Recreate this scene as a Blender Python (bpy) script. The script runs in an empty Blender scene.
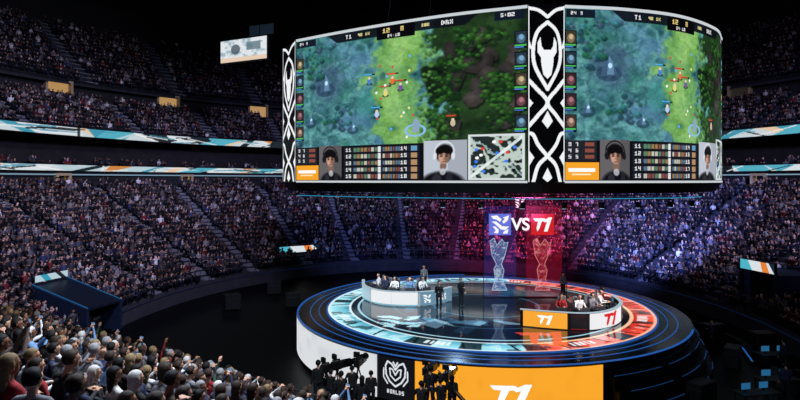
import bpy, math, random
import numpy as np
from mathutils import Vector, Matrix
random.seed(7); np.random.seed(7)
F=570.0
scn=bpy.context.scene
col=scn.collection
try:
    scn.view_settings.view_transform='Standard'
except Exception as e: print(e)

def lin(c):
    c=np.asarray(c,dtype=float)
    return np.where(c<=0.04045,c/12.92,((c+0.055)/1.055)**2.4)
def px2(px,D): return (px-400)/F*D
def zpy(py,D): return 10-(py-180)/F*D
def proj(x,y,z):
    if y<0.5: return (-9999,-9999)
    return (400+F*x/y, 180-F*(z-10)/y)

# ---------------- materials ----------------
_m={}
def pmat(name,c,rough=0.6,metal=0.0,noise=0.0,nscale=5,spec=0.5,bump=0.0):
    if name in _m: return _m[name]
    m=bpy.data.materials.new(name); m.use_nodes=True; nt=m.node_tree
    b=nt.nodes['Principled BSDF']; c=tuple(lin(c))
    b.inputs['Roughness'].default_value=rough; b.inputs['Metallic'].default_value=metal
    b.inputs['Specular IOR Level'].default_value=spec
    if noise>0 or bump>0:
        tc=nt.nodes.new('ShaderNodeTexCoord')
        n=nt.nodes.new('ShaderNodeTexNoise'); n.inputs['Scale'].default_value=nscale; n.inputs['Detail'].default_value=4
        nt.links.new(tc.outputs['Object'],n.inputs['Vector'])
        r=nt.nodes.new('ShaderNodeValToRGB')
        r.color_ramp.elements[0].color=tuple(x*(1-noise) for x in c)+(1,)
        r.color_ramp.elements[1].color=tuple(min(1,x*(1+noise)) for x in c)+(1,)
        r.color_ramp.elements[0].position=.3; r.color_ramp.elements[1].position=.7
        nt.links.new(n.outputs['Fac'],r.inputs['Fac']); nt.links.new(r.outputs['Color'],b.inputs['Base Color'])
        if bump>0:
            bp=nt.nodes.new('ShaderNodeBump'); bp.inputs['Strength'].default_value=bump
            nt.links.new(n.outputs['Fac'],bp.inputs['Height']); nt.links.new(bp.outputs['Normal'],b.inputs['Normal'])
    else: b.inputs['Base Color'].default_value=c+(1,)
    _m[name]=m; return m
def emat(name,c,s=1.0,sample=False):
    if name in _m: return _m[name]
    m=bpy.data.materials.new(name); m.use_nodes=True; nt=m.node_tree
    b=nt.nodes['Principled BSDF']; b.inputs['Base Color'].default_value=(.01,.01,.01,1)
    b.inputs['Emission Color'].default_value=tuple(lin(c))+(1,); b.inputs['Emission Strength'].default_value=s
    b.inputs['Roughness'].default_value=.4
    if not sample: m.cycles.emission_sampling='NONE'
    _m[name]=m; return m
def screenmat(name,s=1.0,rough=.35,base=.01,alpha=False,spec=.3):
    if name in _m: return _m[name]
    m=bpy.data.materials.new(name); m.use_nodes=True; nt=m.node_tree
    b=nt.nodes['Principled BSDF']; b.inputs['Base Color'].default_value=(base,base,base,1)
    b.inputs['Roughness'].default_value=rough; b.inputs['Emission Strength'].default_value=s
    b.inputs['Specular IOR Level'].default_value=spec
    a=nt.nodes.new('ShaderNodeAttribute'); a.attribute_name='Col'
    nt.links.new(a.outputs['Color'],b.inputs['Emission Color'])
    if alpha: nt.links.new(a.outputs['Alpha'],b.inputs['Alpha'])
    m.cycles.emission_sampling='NONE'
    _m[name]=m; return m
def vcolmat(name,rough=.8):
    if name in _m: return _m[name]
    m=bpy.data.materials.new(name); m.use_nodes=True; nt=m.node_tree
    b=nt.nodes['Principled BSDF']; b.inputs['Roughness'].default_value=rough
    b.inputs['Specular IOR Level'].default_value=.2
    a=nt.nodes.new('ShaderNodeAttribute'); a.attribute_name='Col'
    nt.links.new(a.outputs['Color'],b.inputs['Base Color'])
    _m[name]=m; return m

BLACK=pmat('black_metal',(.07,.07,.08),.5,noise=.3)
DARK=pmat('dark_concrete',(.13,.13,.15),.85,noise=.3,nscale=2,bump=.1)
CONC=pmat('tier_concrete',(.18,.18,.21),.9,noise=.3,nscale=1.5,bump=.1)
STEP=pmat('aisle_step',(.46,.46,.50),.9,noise=.2)
SEAT=pmat('seat_plastic',(.12,.13,.18),.5,noise=.15)
FLOOR=pmat('arena_floor',(.022,.026,.04),.45,noise=.4,nscale=.6,spec=.12)
STEEL=pmat('truss_steel',(.28,.30,.33),.45,metal=.8,noise=.1)

# ---------------- object helpers ----------------
def finish(o,label=None,cat=None,group=None,kind=None,parent=None):
    col.objects.link(o)
    if label: o['label']=label
    if cat: o['category']=cat
    if group: o['group']=group
    if kind: o['kind']=kind
    if parent is not None:
        o.parent=parent
        o.location=Vector(o.location)-Vector(parent.location)
    return o
def mk(name,verts,faces,mat,smooth=False,**k):
    me=bpy.data.meshes.new(name); me.from_pydata([tuple(map(float,v)) for v in verts],[],faces); me.update()
    if isinstance(mat,(list,tuple)):
        for q in mat: me.materials.append(q)
    else: me.materials.append(mat)
    if smooth: me.polygons.foreach_set('use_smooth',[True]*len(me.polygons))
    o=bpy.data.objects.new(name,me)
    return finish(o,**k)
def fast_mesh(name,V,T,C,mat,smooth=False,**k):
    me=bpy.data.meshes.new(name); kk=T.shape[1]
    me.vertices.add(len(V)); me.vertices.foreach_set('co',np.ascontiguousarray(V,dtype=np.float32).ravel())
    me.loops.add(T.size); me.loops.foreach_set('vertex_index',np.ascontiguousarray(T,dtype=np.int32).ravel())
    me.polygons.add(len(T)); me.polygons.foreach_set('loop_start',np.arange(0,T.size,kk,dtype=np.int32))
    try: me.polygons.foreach_set('loop_total',np.full(len(T),kk,dtype=np.int32))
    except Exception: pass
    me.update(calc_edges=True)
    if C is not None:
        a=me.color_attributes.new('Col','FLOAT_COLOR','POINT'); a.data.foreach_set('color',np.ascontiguousarray(C,dtype=np.float32).ravel())
    if smooth: me.polygons.foreach_set('use_smooth',[True]*len(me.polygons))
    me.materials.append(mat)
    o=bpy.data.objects.new(name,me)
    return finish(o,**k)
def empty(name,loc,**k):
    o=bpy.data.objects.new(name,None); o.location=loc; o.empty_display_size=.3
    return finish(o,**k)

class MB:
    def __init__(s): s.v=[]; s.f=[]; s.mi=[]
    def add(s,v,f,mi=0):
        n=len(s.v); s.v+= [tuple(x) for x in v]; s.f+=[tuple(i+n for i in q) for q in f]; s.mi+=[mi]*len(f)
    def box(s,c,d,rz=0,mi=0,bev=0.0,rx=0):
        x,y,z=[q/2 for q in d]; b=min(bev,x*.9,y*.9)
        if b>0:
            ring=[(-x+b,-y),(x-b,-y),(x,-y+b),(x,y-b),(x-b,y),(-x+b,y),(-x,y-b),(-x,-y+b)]
        else: ring=[(-x,-y),(x,-y),(x,y),(-x,y)]
        n=len(ring); M=Matrix.Translation(c)@Matrix.Rotation(rz,4,'Z')@Matrix.Rotation(rx,4,'X')
        v=[M@Vector((p[0],p[1],-z)) for p in ring]+[M@Vector((p[0],p[1],z)) for p in ring]
        f=[tuple(range(n))[::-1],tuple(range(n,2*n))]+[(i,(i+1)%n,n+(i+1)%n,n+i) for i in range(n)]
        s.add(v,f,mi)
    def cyl(s,p0,p1,r0,r1=None,n=10,mi=0):
        if r1 is None: r1=r0
        p0=Vector(p0);p1=Vector(p1); d=(p1-p0).normalized()
        a=d.orthogonal().normalized(); b=d.cross(a)
        v=[p0+(a*math.cos(t)+b*math.sin(t))*r0 for t in [2*math.pi*i/n for i in range(n)]]
        v+=[p1+(a*math.cos(t)+b*math.sin(t))*r1 for t in [2*math.pi*i/n for i in range(n)]]
        f=[tuple(range(n))[::-1],tuple(range(n,2*n))]+[(i,(i+1)%n,n+(i+1)%n,n+i) for i in range(n)]
        s.add(v,f,mi)
    def sph(s,c,r,sc=(1,1,1),nu=12,nv=8,mi=0):
        v=[];f=[]
        for j in range(1,nv):
            for i in range(nu):
                th=math.pi*j/nv; ph=2*math.pi*i/nu
                v.append((c[0]+r*sc[0]*math.sin(th)*math.cos(ph),c[1]+r*sc[1]*math.sin(th)*math.sin(ph),c[2]+r*sc[2]*math.cos(th)))
        t=len(v); v.append((c[0],c[1],c[2]+r*sc[2])); v.append((c[0],c[1],c[2]-r*sc[2]))
        for j in range(nv-2):
            for i in range(nu):
                f.append((j*nu+i,(j+1)*nu+i,(j+1)*nu+(i+1)%nu,j*nu+(i+1)%nu))
        for i in range(nu):
            f.append((t,i,(i+1)%nu)); f.append((t+1,(nv-2)*nu+(i+1)%nu,(nv-2)*nu+i))
        s.add(v,f,mi)
    def obj(s,name,mats,smooth=False,**k):
        loc=k.pop('loc',None)
        if not isinstance(mats,(list,tuple)): mats=[mats]
        me=bpy.data.meshes.new(name); me.from_pydata(s.v,[],s.f); me.update()
        for q in mats: me.materials.append(q)
        me.polygons.foreach_set('material_index',s.mi)
        if smooth: me.polygons.foreach_set('use_smooth',[True]*len(me.polygons))
        o=bpy.data.objects.new(name,me)
        if loc: o.location=loc
        return finish(o,**k)

# ---------------- canvas ----------------
FONT={'0':'111101101101111','1':'010110010010111','2':'111001111100111','3':'111001111001111','4':'101101111001001','5':'111100111001111','6':'111100111101111','7':'111001001001001','8':'111101111101111','9':'111101111001111','T':'111010010010010','D':'110101101101110','R':'110101110101101','X':'101101010101101','K':'101101110101101','W':'101101111111101','O':'111101101101111','L':'100100100100111','S':'111100111001111','V':'101101101101010',':':'000010000010000','A':'010101111101101','E':'111100110100111',' ':'0'*15}
def vnoise(H,W,cx,cy,seed):
    r=np.random.RandomState(seed); g=r.rand(cy+2,cx+2)
    y=np.linspace(0,cy,H,endpoint=False); x=np.linspace(0,cx,W,endpoint=False)
    yi=y.astype(int); xi=x.astype(int); fy=(y-yi)[:,None]; fx=(x-xi)[None,:]
    fy=fy*fy*(3-2*fy); fx=fx*fx*(3-2*fx)
    a=g[yi][:,xi]; b=g[yi][:,xi+1]; c=g[yi+1][:,xi]; d=g[yi+1][:,xi+1]
    return (a*(1-fx)+b*fx)*(1-fy)+(c*(1-fx)+d*fx)*fy
class Cv:
    def __init__(s,w,h,k,bg=(0,0,0)):
        s.w,s.h=w,h; s.W=int(round(w*k)); s.H=int(round(h*k))
        s.a=np.zeros((s.H,s.W,4)); s.a[...,:3]=bg; s.a[...,3]=1
        s.X,s.Y=np.meshgrid((np.arange(s.W)+.5)*w/s.W,(np.arange(s.H)+.5)*h/s.H)
    def put(s,m,c,al=1.0):
        m=np.clip(m.astype(float),0,1)*al; m=m[...,None]
        s.a[...,:3]=s.a[...,:3]*(1-m)+np.array(c[:3])*m
    def rect(s,x0,y0,x1,y1,c,al=1): s.put((s.X>=x0)&(s.X<x1)&(s.Y>=y0)&(s.Y<y1),c,al)
    def ell(s,cx,cy,rx,ry,c,al=1):
        k=s.W/s.w; i0=max(0,int((cx-rx)*k)-1); i1=min(s.W,int((cx+rx)*k)+2); j0=max(0,int((cy-ry)*k)-1); j1=min(s.H,int((cy+ry)*k)+2)
        if i1<=i0 or j1<=j0: return
        X=s.X[j0:j1,i0:i1]; Y=s.Y[j0:j1,i0:i1]; m=((((X-cx)/rx)**2+((Y-cy)/ry)**2<1)*al)[...,None]
        s.a[j0:j1,i0:i1,:3]=s.a[j0:j1,i0:i1,:3]*(1-m)+np.array(c[:3])*m
    def ringe(s,cx,cy,rx,ry,t,c,al=1):
        d=np.sqrt(((s.X-cx)/rx)**2+((s.Y-cy)/ry)**2); s.put(np.abs(d-1)<t/min(rx,ry)/2,c,al)
    def line(s,x0,y0,x1,y1,t,c,al=1):
        dx,dy=x1-x0,y1-y0; L=dx*dx+dy*dy+1e-9
        u=np.clip(((s.X-x0)*dx+(s.Y-y0)*dy)/L,0,1)
        d=np.hypot(s.X-x0-u*dx,s.Y-y0-u*dy); s.put(d<t/2,c,al)
    def pl(s,pts,t,c,al=1):
        for a,b in zip(pts[:-1],pts[1:]): s.line(a[0],a[1],b[0],b[1],t,c,al)
    def inpoly(s,pts):
        m=np.zeros(s.X.shape,bool); n=len(pts)
        for i in range(n):
            x0,y0=pts[i]; x1,y1=pts[(i+1)%n]
            if y0==y1: continue
            c=((y0>s.Y)!=(y1>s.Y))&(s.X<(x1-x0)*(s.Y-y0)/(y1-y0)+x0)
            m^=c
        return m
    def poly(s,pts,c,al=1): s.put(s.inpoly(pts),c,al)
    def text(s,x,y,t,hgt,c):
        u=hgt/5
        for ch in t:
            b=FONT.get(ch,FONT[' '])
            for i,q in enumerate(b):
                if q=='1': s.rect(x+(i%3)*u,y+(i//3)*u,x+(i%3+1)*u,y+(i//3+1)*u,c)
            x+=4*u
    def noise(s,cx,cy,seed): return vnoise(s.H,s.W,cx,cy,seed)
    def fbm(s,cx,cy,seed): return .5*s.noise(cx,cy,seed)+.3*s.noise(cx*2,cy*2,seed+1)+.2*s.noise(cx*4,cy*4,seed+2)
    def blur(s,n=1):
        for _ in range(n):
            a=np.pad(s.a[...,:3],((1,1),(1,1),(0,0)),'edge')
            s.a[...,:3]=(a[1:-1,1:-1]*4+a[:-2,1:-1]*2+a[2:,1:-1]*2+a[1:-1,:-2]*2+a[1:-1,2:]*2+a[:-2,:-2]+a[2:,2:]+a[:-2,2:]+a[2:,:-2])/16
def wing(cv,x,y,w,h,c):   # joined slanted letter-and-numeral mark with a winged bar
    P=[(0,.06),(.60,.06),(.66,.14),(.82,0),(1,0),(.76,1),(.57,1),(.735,.30),(.62,.36),(.57,.28),(.46,.28),(.33,.80),(.235,1),(.18,.78),(.265,.28),(.10,.28)]
    cv.poly([(x+a*w,y+b*h) for a,b in P],c)
def claw(cv,x,y,w,h,c):   # angular dragon-like mark
    for P in ([(0,.04),(.34,.0),(.60,.22),(.50,.36),(.30,.22),(.14,.20)],
              [(.66,.12),(1,.0),(.94,.26),(.72,.46),(.62,.34),(.78,.20)],
              [(.04,.34),(.30,.34),(.62,.60),(1,.62),(.84,.80),(.56,.78),(.26,.50)],
              [(.10,.60),(.26,.62),(.44,.80),(.40,1),(.16,.96),(.28,.84)],
              [(.74,.86),(.98,.76),(.92,1),(.66,1)]):
        cv.poly([(x+a*w,y+b*h) for a,b in P],c)
def resample(pts,n):
    P=[Vector((p[0],p[1],0)) for p in pts]; P=[P[0]*2-P[1]]+P+[P[-1]*2-P[-2]]
    d=[]
    for i in range(1,len(P)-2):
        for j in range(60):
            t=j/60; a,b,c,e=P[i-1],P[i],P[i+1],P[i+2]
            d.append(.5*((2*b)+(c-a)*t+(2*a-5*b+4*c-e)*t*t+(3*b-a-3*c+e)*t**3))
    d.append(P[-2]); D=np.array([[q.x,q.y] for q in d])
    L=np.concatenate([[0],np.cumsum(np.hypot(*np.diff(D,axis=0).T))])
    s=np.linspace(0,L[-1],n); return np.stack([np.interp(s,L,D[:,0]),np.interp(s,L,D[:,1])],1)
def gridscreen(name,P,zs,cv,mat,**k):
    P=np.asarray(P); V=np.zeros((cv.H,cv.W,3)); V[...,0]=P[:,0]; V[...,1]=P[:,1]; V[...,2]=np.asarray(zs)[:,None]
    i=np.arange(cv.H*cv.W).reshape(cv.H,cv.W)
    T=np.stack([i[1:,:-1],i[1:,1:],i[:-1,1:],i[:-1,:-1]],-1).reshape(-1,4)
    C=cv.a.copy(); C[...,:3]=lin(np.clip(C[...,:3],0,1))
    return fast_mesh(name,V.reshape(-1,3),T,C.reshape(-1,4),mat,**k)
def arcscreen(name,path,z0,z1,cv,mat,**k):
    P=resample(path,cv.W) if len(path)!=cv.W else path
    return gridscreen(name,P,np.linspace(z1,z0,cv.H),cv,mat,**k)
def offset(pts,d):
    P=[Vector((p[0],p[1])) for p in pts]; out=[]
    for i,p in enumerate(P):
        a=P[max(0,i-1)];b=P[min(len(P)-1,i+1)]; t=(b-a).normalized()
        out.append((p.x+t.y*d,p.y-t.x*d))
    return out
def wallstrip(mb,path,z0,z1,thick,mi=0):
    A=[tuple(p) for p in path]; B=offset(path,-thick); n=len(A)
    v=[(p[0],p[1],z0) for p in A]+[(p[0],p[1],z1) for p in A]+[(p[0],p[1],z0) for p in B]+[(p[0],p[1],z1) for p in B]
    f=[]
    for i in range(n-1):
        f+=[(i,i+1,n+i+1,n+i),(2*n+i+1,2*n+i,3*n+i,3*n+i+1),(n+i,n+i+1,3*n+i+1,3*n+i),(i+1,i,2*n+i,2*n+i+1)]
    f+=[(0,n,3*n,2*n),(n-1,2*n+n-1,3*n+n-1,n+n-1)]
    mb.add(v,f,mi)

# =====================================================================
cam=bpy.data.cameras.new('camera'); co=bpy.data.objects.new('camera',cam); col.objects.link(co)
co.location=(0,0,10); co.rotation_euler=(math.pi/2,0,0); cam.sensor_width=36; cam.lens=36*F/800; cam.shift_y=-.025
cam.clip_end=500; scn.camera=co

# =====================================================================
# BOWL
CX,CY=2.0,38.0
def ep(a,b,th): return (CX+a*math.sin(th),CY+b*math.cos(th))
TH0,TH1=math.radians(-118),math.radians(108)
def sweep(name,prof,mat,n=150,th0=TH0,th1=TH1,**k):
    V=[];f=[];m=len(prof)
    for i in range(n+1):
        th=th0+(th1-th0)*i/n
        for a,b,z in prof:
            x,y=ep(a,b,th); V.append((x,y,z))
    for i in range(n):
        for j in range(m-1):
            f.append((i*m+j,i*m+j+1,(i+1)*m+j+1,(i+1)*m+j))
    return mk(name,V,f,mat,**k)
def lerp(a,b,t): return a+(b-a)*t
TIERS=[
 dict(a0=21,b0=25,z0=1.3,a1=39,b1=48,z1=9.3,n=23,key='lower'),
 dict(a0=40,b0=50,z0=15.2,a1=48,b1=58,z1=19.8,n=9,key='middle'),
 dict(a0=48.3,b0=58.3,z0=22,a1=62,b1=72,z1=32,n=15,key='upper'),
 dict(a0=40.2,b0=50.2,z0=10.9,a1=42,b1=52,z1=11.6,n=2,key='suite')]
for T in TIERS:
    pr=[(T['a0'],T['b0'],T['z0']-(1.3 if T['key']=='lower' else .6))]
    for i in range(T['n']):
        z=lerp(T['z0'],T['z1'],i/(T['n']))
        for q in (i,i+1):
            pr.append((lerp(T['a0'],T['a1'],q/T['n']),lerp(T['b0'],T['b1'],q/T['n']),z))
    pr.append((pr[-1][0],pr[-1][1],T['z1']))
    sweep('seating_tier',pr,CONC,label='curved stepped dark concrete seating tier of the '+T['key']+' stand',cat='seating tier')
sweep('wall_concourse',[(39.1,48.1,9.3),(40.0,49.4,9.3),(40.0,49.4,10.9),(40.2,50.2,10.9)],DARK,kind='structure')
sweep('wall_suite',[(42,52,11.6),(42.6,52.6,11.6),(42.6,52.6,14.5),(40,50,14.5),(40,50,15.2)],pmat('suite_wall',(.10,.09,.10),.8,noise=.5,nscale=1.2),kind='structure')
sweep('wall_portal',[(48,58,19.8),(49.4,59.4,19.8),(49.4,59.4,21.7),(48.3,58.3,21.7),(48.3,58.3,22)],DARK,kind='structure')
sweep('wall_outer',[(62,72,32),(62.5,72.5,32),(62.5,72.5,42)],BLACK,kind='structure')
def disc(name,a,b,z,mat,n=96,**k):
    mk(name,[(CX+a*math.sin(2*math.pi*i/n),CY+b*math.cos(2*math.pi*i/n),z) for i in range(n)],[tuple(range(n))],mat,**k)
disc('floor',40,50,0,FLOOR,kind='structure')
disc('ceiling',63,73,42,BLACK,kind='structure')
for (a,b,z,lab) in ((21,25,1.3,'dark parapet rail at the foot of the lower stand'),(39.3,48.4,9.3,'steel rail at the rear of the lower stand'),(40.1,50.1,15.2,'steel rail along the middle balcony'),(48.4,58.4,22,'steel rail along the upper balcony')):
    mb=MB(); n=170
    pts=[ep(a+.05,b+.05,TH0+(TH1-TH0)*i/n) for i in range(n+1)]
    wallstrip(mb,pts,z+.95,z+1.0,.05)
    for i in range(0,n+1,2): mb.box((pts[i][0],pts[i][1],z+.48),(.04,.04,.96))
    mb.obj('guard_rail',STEEL,label=lab,cat='railing')
mb=MB(); wallstrip(mb,[ep(20.95,24.95,TH0+(TH1-TH0)*i/170) for i in range(171)],.95,1.0,.04)
mb.obj('led_strip',emat('blue_strip',(.06,.16,.34),.25),label='thin dim blue light strip along the arena perimeter wall',cat='light strip')

def ribbon(a,b,z0,z1,seed,lab):
    cv=Cv(400,4,4)
    r=random.Random(seed); cv.a[...,:3]=(.83,.88,.9)
    x=0
    while x<cv.w:
        w=r.uniform(1,8); c=r.choice([(.9,.93,.95),(.9,.93,.95),(.9,.93,.95),(.25,.62,.72),(.35,.72,.8),(.86,.55,.25),(.12,.17,.2),(.75,.85,.88),(.95,.82,.7),(.1,.12,.16)])
        sl=r.uniform(-7,7); cv.poly([(x,0),(x+w,0),(x+w+sl,4),(x+sl,4)],c); x+=w
    for q in range(120):
        x=r.uniform(0,cv.w); cv.line(x,r.uniform(0,4),x+r.uniform(-10,10),r.uniform(0,4),r.uniform(.3,.9),r.choice([(.05,.08,.1),(1,1,1),(.3,.6,.7)]),.8)
    P=np.array([ep(a,b,TH0+(TH1-TH0)*i/(cv.W-1)) for i in range(cv.W)])
    e=empty('ribbon_display',(P[0][0],P[0][1],z0),label=lab,cat='led ribbon display')
    arcscreen('display_face',P,z0,z1,cv,screenmat('ribbon_screen',.85),parent=e)
    mb=MB(); wallstrip(mb,[ep(a+.06,b+.06,TH0+(TH1-TH0)*i/150) for i in range(151)],z0-.08,z1+.08,.25)
    mb.obj('display_housing',BLACK,parent=e)
ribbon(39.7,49.7,14.6,15.45,3,'curved ribbon display with white, teal and orange graphics')
ribbon(39.6,49.3,10.95,11.55,5,'slim curved ribbon display with pale graphics below the suites')
mb=MB(); wallstrip(mb,[ep(39.5,49.2,TH0+(TH1-TH0)*i/150) for i in range(151)],10.5,10.62,.05)
mb.obj('led_strip',emat('cool_strip',(.6,.75,.85),.6),label='thin cool white light strip under the ribbon display',cat='light strip')

def portal(a,b,th,z,w,h,c,lab,s=.8):
    x,y=ep(a,b,th); dx,dy=CX-x,CY-y; rz=math.atan2(-dx,dy)
    e=empty('entrance_portal',(x,y,z),label=lab,cat='doorway')
    mb=MB(); mb.box((-w/2,0,h/2),(.25,.9,h)); mb.box((w/2,0,h/2),(.25,.9,h)); mb.box((0,0,h+.12),(w+.25,.9,.25))
    o=mb.obj('portal_frame',pmat('cream_wall',(.75,.66,.5),.8,noise=.1)); o.parent=e
    mb=MB(); mb.box((0,-.3,h/2),(w-.25,.05,h)); o=mb.obj('lit_doorway',emat('portal_'+str(c),c,s)); o.parent=e
    e.rotation_euler=(0,0,rz)
def th_for(px,a,b):
    best=None
    for i in range(2000):
        th=TH0+(TH1-TH0)*i/1999; x,y=ep(a,b,th)
        if y<CY-8: continue
        d=abs(400+F*x/y-px)
        if best is None or d<best[0]: best=(d,th)
    return best[1]
for px in (-40,58,168,258): portal(48.9,58.9,th_for(px,48.9,58.9),19.8,2.8,1.75,(.80,.62,.38),'cream framed lit stair portal between the middle and upper stands',.7)
for px in (740,): portal(48.9,58.9,th_for(px,48.9,58.9),19.8,2.4,1.75,(.22,.2,.18),'dim framed stair portal between the stands',.4)
for px in (62,186,760): portal(39.8,49.2,th_for(px,39.8,49.2),9.3,1.3,1.15,(.8,.62,.25),'warm lit concourse doorway under the ribbon display',.7)

# ---------------- crowd ----------------
def ico():
    p=(1+5**.5)/2; v=np.array([(-1,p,0),(1,p,0),(-1,-p,0),(1,-p,0),(0,-1,p),(0,1,p),(0,-1,-p),(0,1,-p),(p,0,-1),(p,0,1),(-p,0,-1),(-p,0,1)],float)
    v/=np.linalg.norm(v[0])
    f=[(0,11,5),(0,5,1),(0,1,7),(0,7,10),(0,10,11),(1,5,9),(5,11,4),(11,10,2),(10,7,6),(7,1,8),(3,9,4),(3,4,2),(3,2,6),(3,6,8),(3,8,9),(4,9,5),(2,4,11),(6,2,10),(8,6,7),(9,8,1)]
    return v,f
def person_template(arms_up=False):
    V=[];T=[];K=[]
    v,f=ico()
    for q in v:
        V.append((q[0]*.092,q[1]*.105+.01,q[2]*.125+1.21)); K.append(3 if (q[2]>.45 or q[1]<-.35) else 0)
    T+=f
    def tube(rings,n=6):
        b=len(V)
        for (cx,cy,cz,rx,ry,kk) in rings:
            for i in range(n):
                t=2*math.pi*i/n; V.append((cx+rx*math.cos(t),cy+ry*math.sin(t),cz)); K.append(kk)
        for j in range(len(rings)-1):
            for i in range(n):
                a=b+j*n+i; c=b+j*n+(i+1)%n; T.append((a,c,c+n)); T.append((a,c+n,a+n))
    tube([(0,0,.45,.17,.13,2),(0,0,.62,.16,.12,1),(0,.01,.9,.2,.13,1),(0,0,1.03,.17,.09,1),(0,0,1.08,.05,.05,0),(0,0,1.14,.05,.05,0)])
    def limb(p0,p1,r0,r1,k0,k1,n=4):
        p0=Vector(p0);p1=Vector(p1);d=(p1-p0).normalized();a=d.orthogonal().normalized();c=d.cross(a);b=len(V)
        for p,r,kk in ((p0,r0,k0),(p1,r1,k1)):
            for i in range(n):
                t=2*math.pi*i/n; q=p+(a*math.cos(t)+c*math.sin(t))*r; V.append(tuple(q)); K.append(kk)
        for i in range(n):
            x=b+i;y=b+(i+1)%n; T.append((x,y,y+n)); T.append((x,y+n,x+n))
        T.append((b+n,b+n+1,b+n+2)); T.append((b+n,b+n+2,b+n+3))
    for s in (-1,1):
        limb((s*.09,.05,.52),(s*.11,.44,.52),.085,.06,2,2)
        limb((s*.11,.44,.52),(s*.11,.42,.06),.06,.045,2,2)
        if arms_up:
            limb((s*.2,0,1.0),(s*.22,.16,.95),.055,.045,1,1); limb((s*.22,.16,.95),(s*.1,.26,1.2),.04,.045,1,0)
        else:
            limb((s*.2,0,1.0),(s*.25,.08,.74),.055,.045,1,1); limb((s*.25,.08,.74),(s*.12,.3,.64),.04,.045,1,0)
    return np.array(V),np.array(T),np.array(K)
TEMPL=[person_template(False),person_template(True)]
def seat_template():
    V=[];T=[]
    def bx(c,d):
        b=len(V)
        for sx in(-1,1):
            for sy in(-1,1):
                for sz in (-1,1): V.append((c[0]+sx*d[0]/2,c[1]+sy*d[1]/2,c[2]+sz*d[2]/2))
        for q in ((0,1,3,2),(4,6,7,5),(0,4,5,1),(2,3,7,6),(0,2,6,4),(1,5,7,3)): T.append(tuple(b+i for i in q))
    bx((0,-.2,.65),(.44,.05,.45)); bx((0,.02,.41),(.44,.42,.06))
    return np.array(V),np.array(T)
ST=seat_template()
TOPS=[(.11,.11,.13)]*7+[(.17,.17,.22)]*4+[(.28,.28,.32)]*2+[(.42,.41,.45)]*2+[(.85,.85,.86),(.45,.15,.17),(.2,.24,.38),(.40,.38,.43),(.28,.33,.38),(.62,.60,.62)]
SK=[(.88,.70,.62),(.80,.62,.53),(.93,.77,.69),(.62,.45,.37),(.83,.66,.56)]
HR=[(.07,.06,.07)]*4+[(.16,.11,.09),(.28,.2,.14),(.42,.34,.24)]
def build_crowd(name,places,lab,fill=.93):
    rnd=random.Random(len(places)); sel=[(p[0]+rnd.gauss(0,.08),p[1]+rnd.gauss(0,.08),p[2]) for p in places if rnd.random()<fill]
    Vs=[];Ts=[];Cs=[];off=0
    for vi,(V0,T0,K0) in enumerate(TEMPL):
        S=[p for i,p in enumerate(sel) if ((i*7919)%5==0)==(vi==1)]
        if not S: continue
        S=np.array(S); N=len(S); r=np.random.RandomState(N)
        ang=np.arctan2(-(5.4-S[:,0]),(35-S[:,1]))+r.normal(0,.35,N); sc=r.uniform(.84,1.08,N)
        c,s=np.cos(ang),np.sin(ang); V=np.repeat(V0[None],N,0)*sc[:,None,None]
        lean=r.normal(0,.09,N); fl=r.normal(.02,.11,N)
        X=V[...,0]+V[...,2]*lean[:,None]*.7; Y=V[...,1]+np.maximum(V[...,2]-.5,0)*fl[:,None]
        W=np.stack([X*c[:,None]-Y*s[:,None]+S[:,0:1],X*s[:,None]+Y*c[:,None]+S[:,1:2],V[...,2]+S[:,2:3]],-1)
        T=(T0[None]+(np.arange(N)*len(V0))[:,None,None]).reshape(-1,3)+off
        pal=np.zeros((N,4,3))
        pal[:,0]=np.array(SK)[r.randint(0,len(SK),N)]; pal[:,1]=np.array(TOPS)[r.randint(0,len(TOPS),N)]
        pal[:,2]=np.array([(.08,.09,.13),(.12,.14,.22),(.06,.06,.07)])[r.randint(0,3,N)]; pal[:,3]=np.array(HR)[r.randint(0,len(HR),N)]
        pal*=r.uniform(.42,1.12,N)[:,None,None]
        C=np.ones((N,len(V0),4)); C[...,:3]=lin(np.clip(pal,0,1))[:,K0]
        Vs.append(W.reshape(-1,3)); Ts.append(T); Cs.append(C.reshape(-1,4)); off+=N*len(V0)
    fast_mesh(name,np.concatenate(Vs),np.concatenate(Ts),np.concatenate(Cs),vcolmat('crowd_cloth_and_skin'),label=lab,cat='crowd',kind='stuff')
def build_seats(places,lab):
    S=np.array(places); N=len(S); V0,T0=ST
    ang=np.arctan2(-(5.4-S[:,0]),(35-S[:,1])); c,s=np.cos(ang)[:,None],np.sin(ang)[:,None]
    V=np.repeat(V0[None],N,0)
    W=np.stack([V[...,0]*c-V[...,1]*s+S[:,0:1],V[...,0]*s+V[...,1]*c+S[:,1:2],V[...,2]+S[:,2:3]],-1)
    T=(T0[None]+(np.arange(N)*len(V0))[:,None,None]).reshape(-1,4)
    fast_mesh('stadium_seats',W.reshape(-1,3),T,None,SEAT,label=lab,cat='seats',kind='stuff')
AISLES={'lower':[math.radians(a) for a in (-95,-77,-62,-49,-33,-19,-3,12,27,45,64,83)],
        'middle':[math.radians(a) for a in (-88,-70,-54,-41,-28,44,64,84)],
        'upper':[math.radians(a) for a in (-92,-74,-56,-43,-30,46,66,86)],'suite':[]}
VOM=[(-19.6,34.9,2.5),(25.6,38.5,2.4)]
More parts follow.
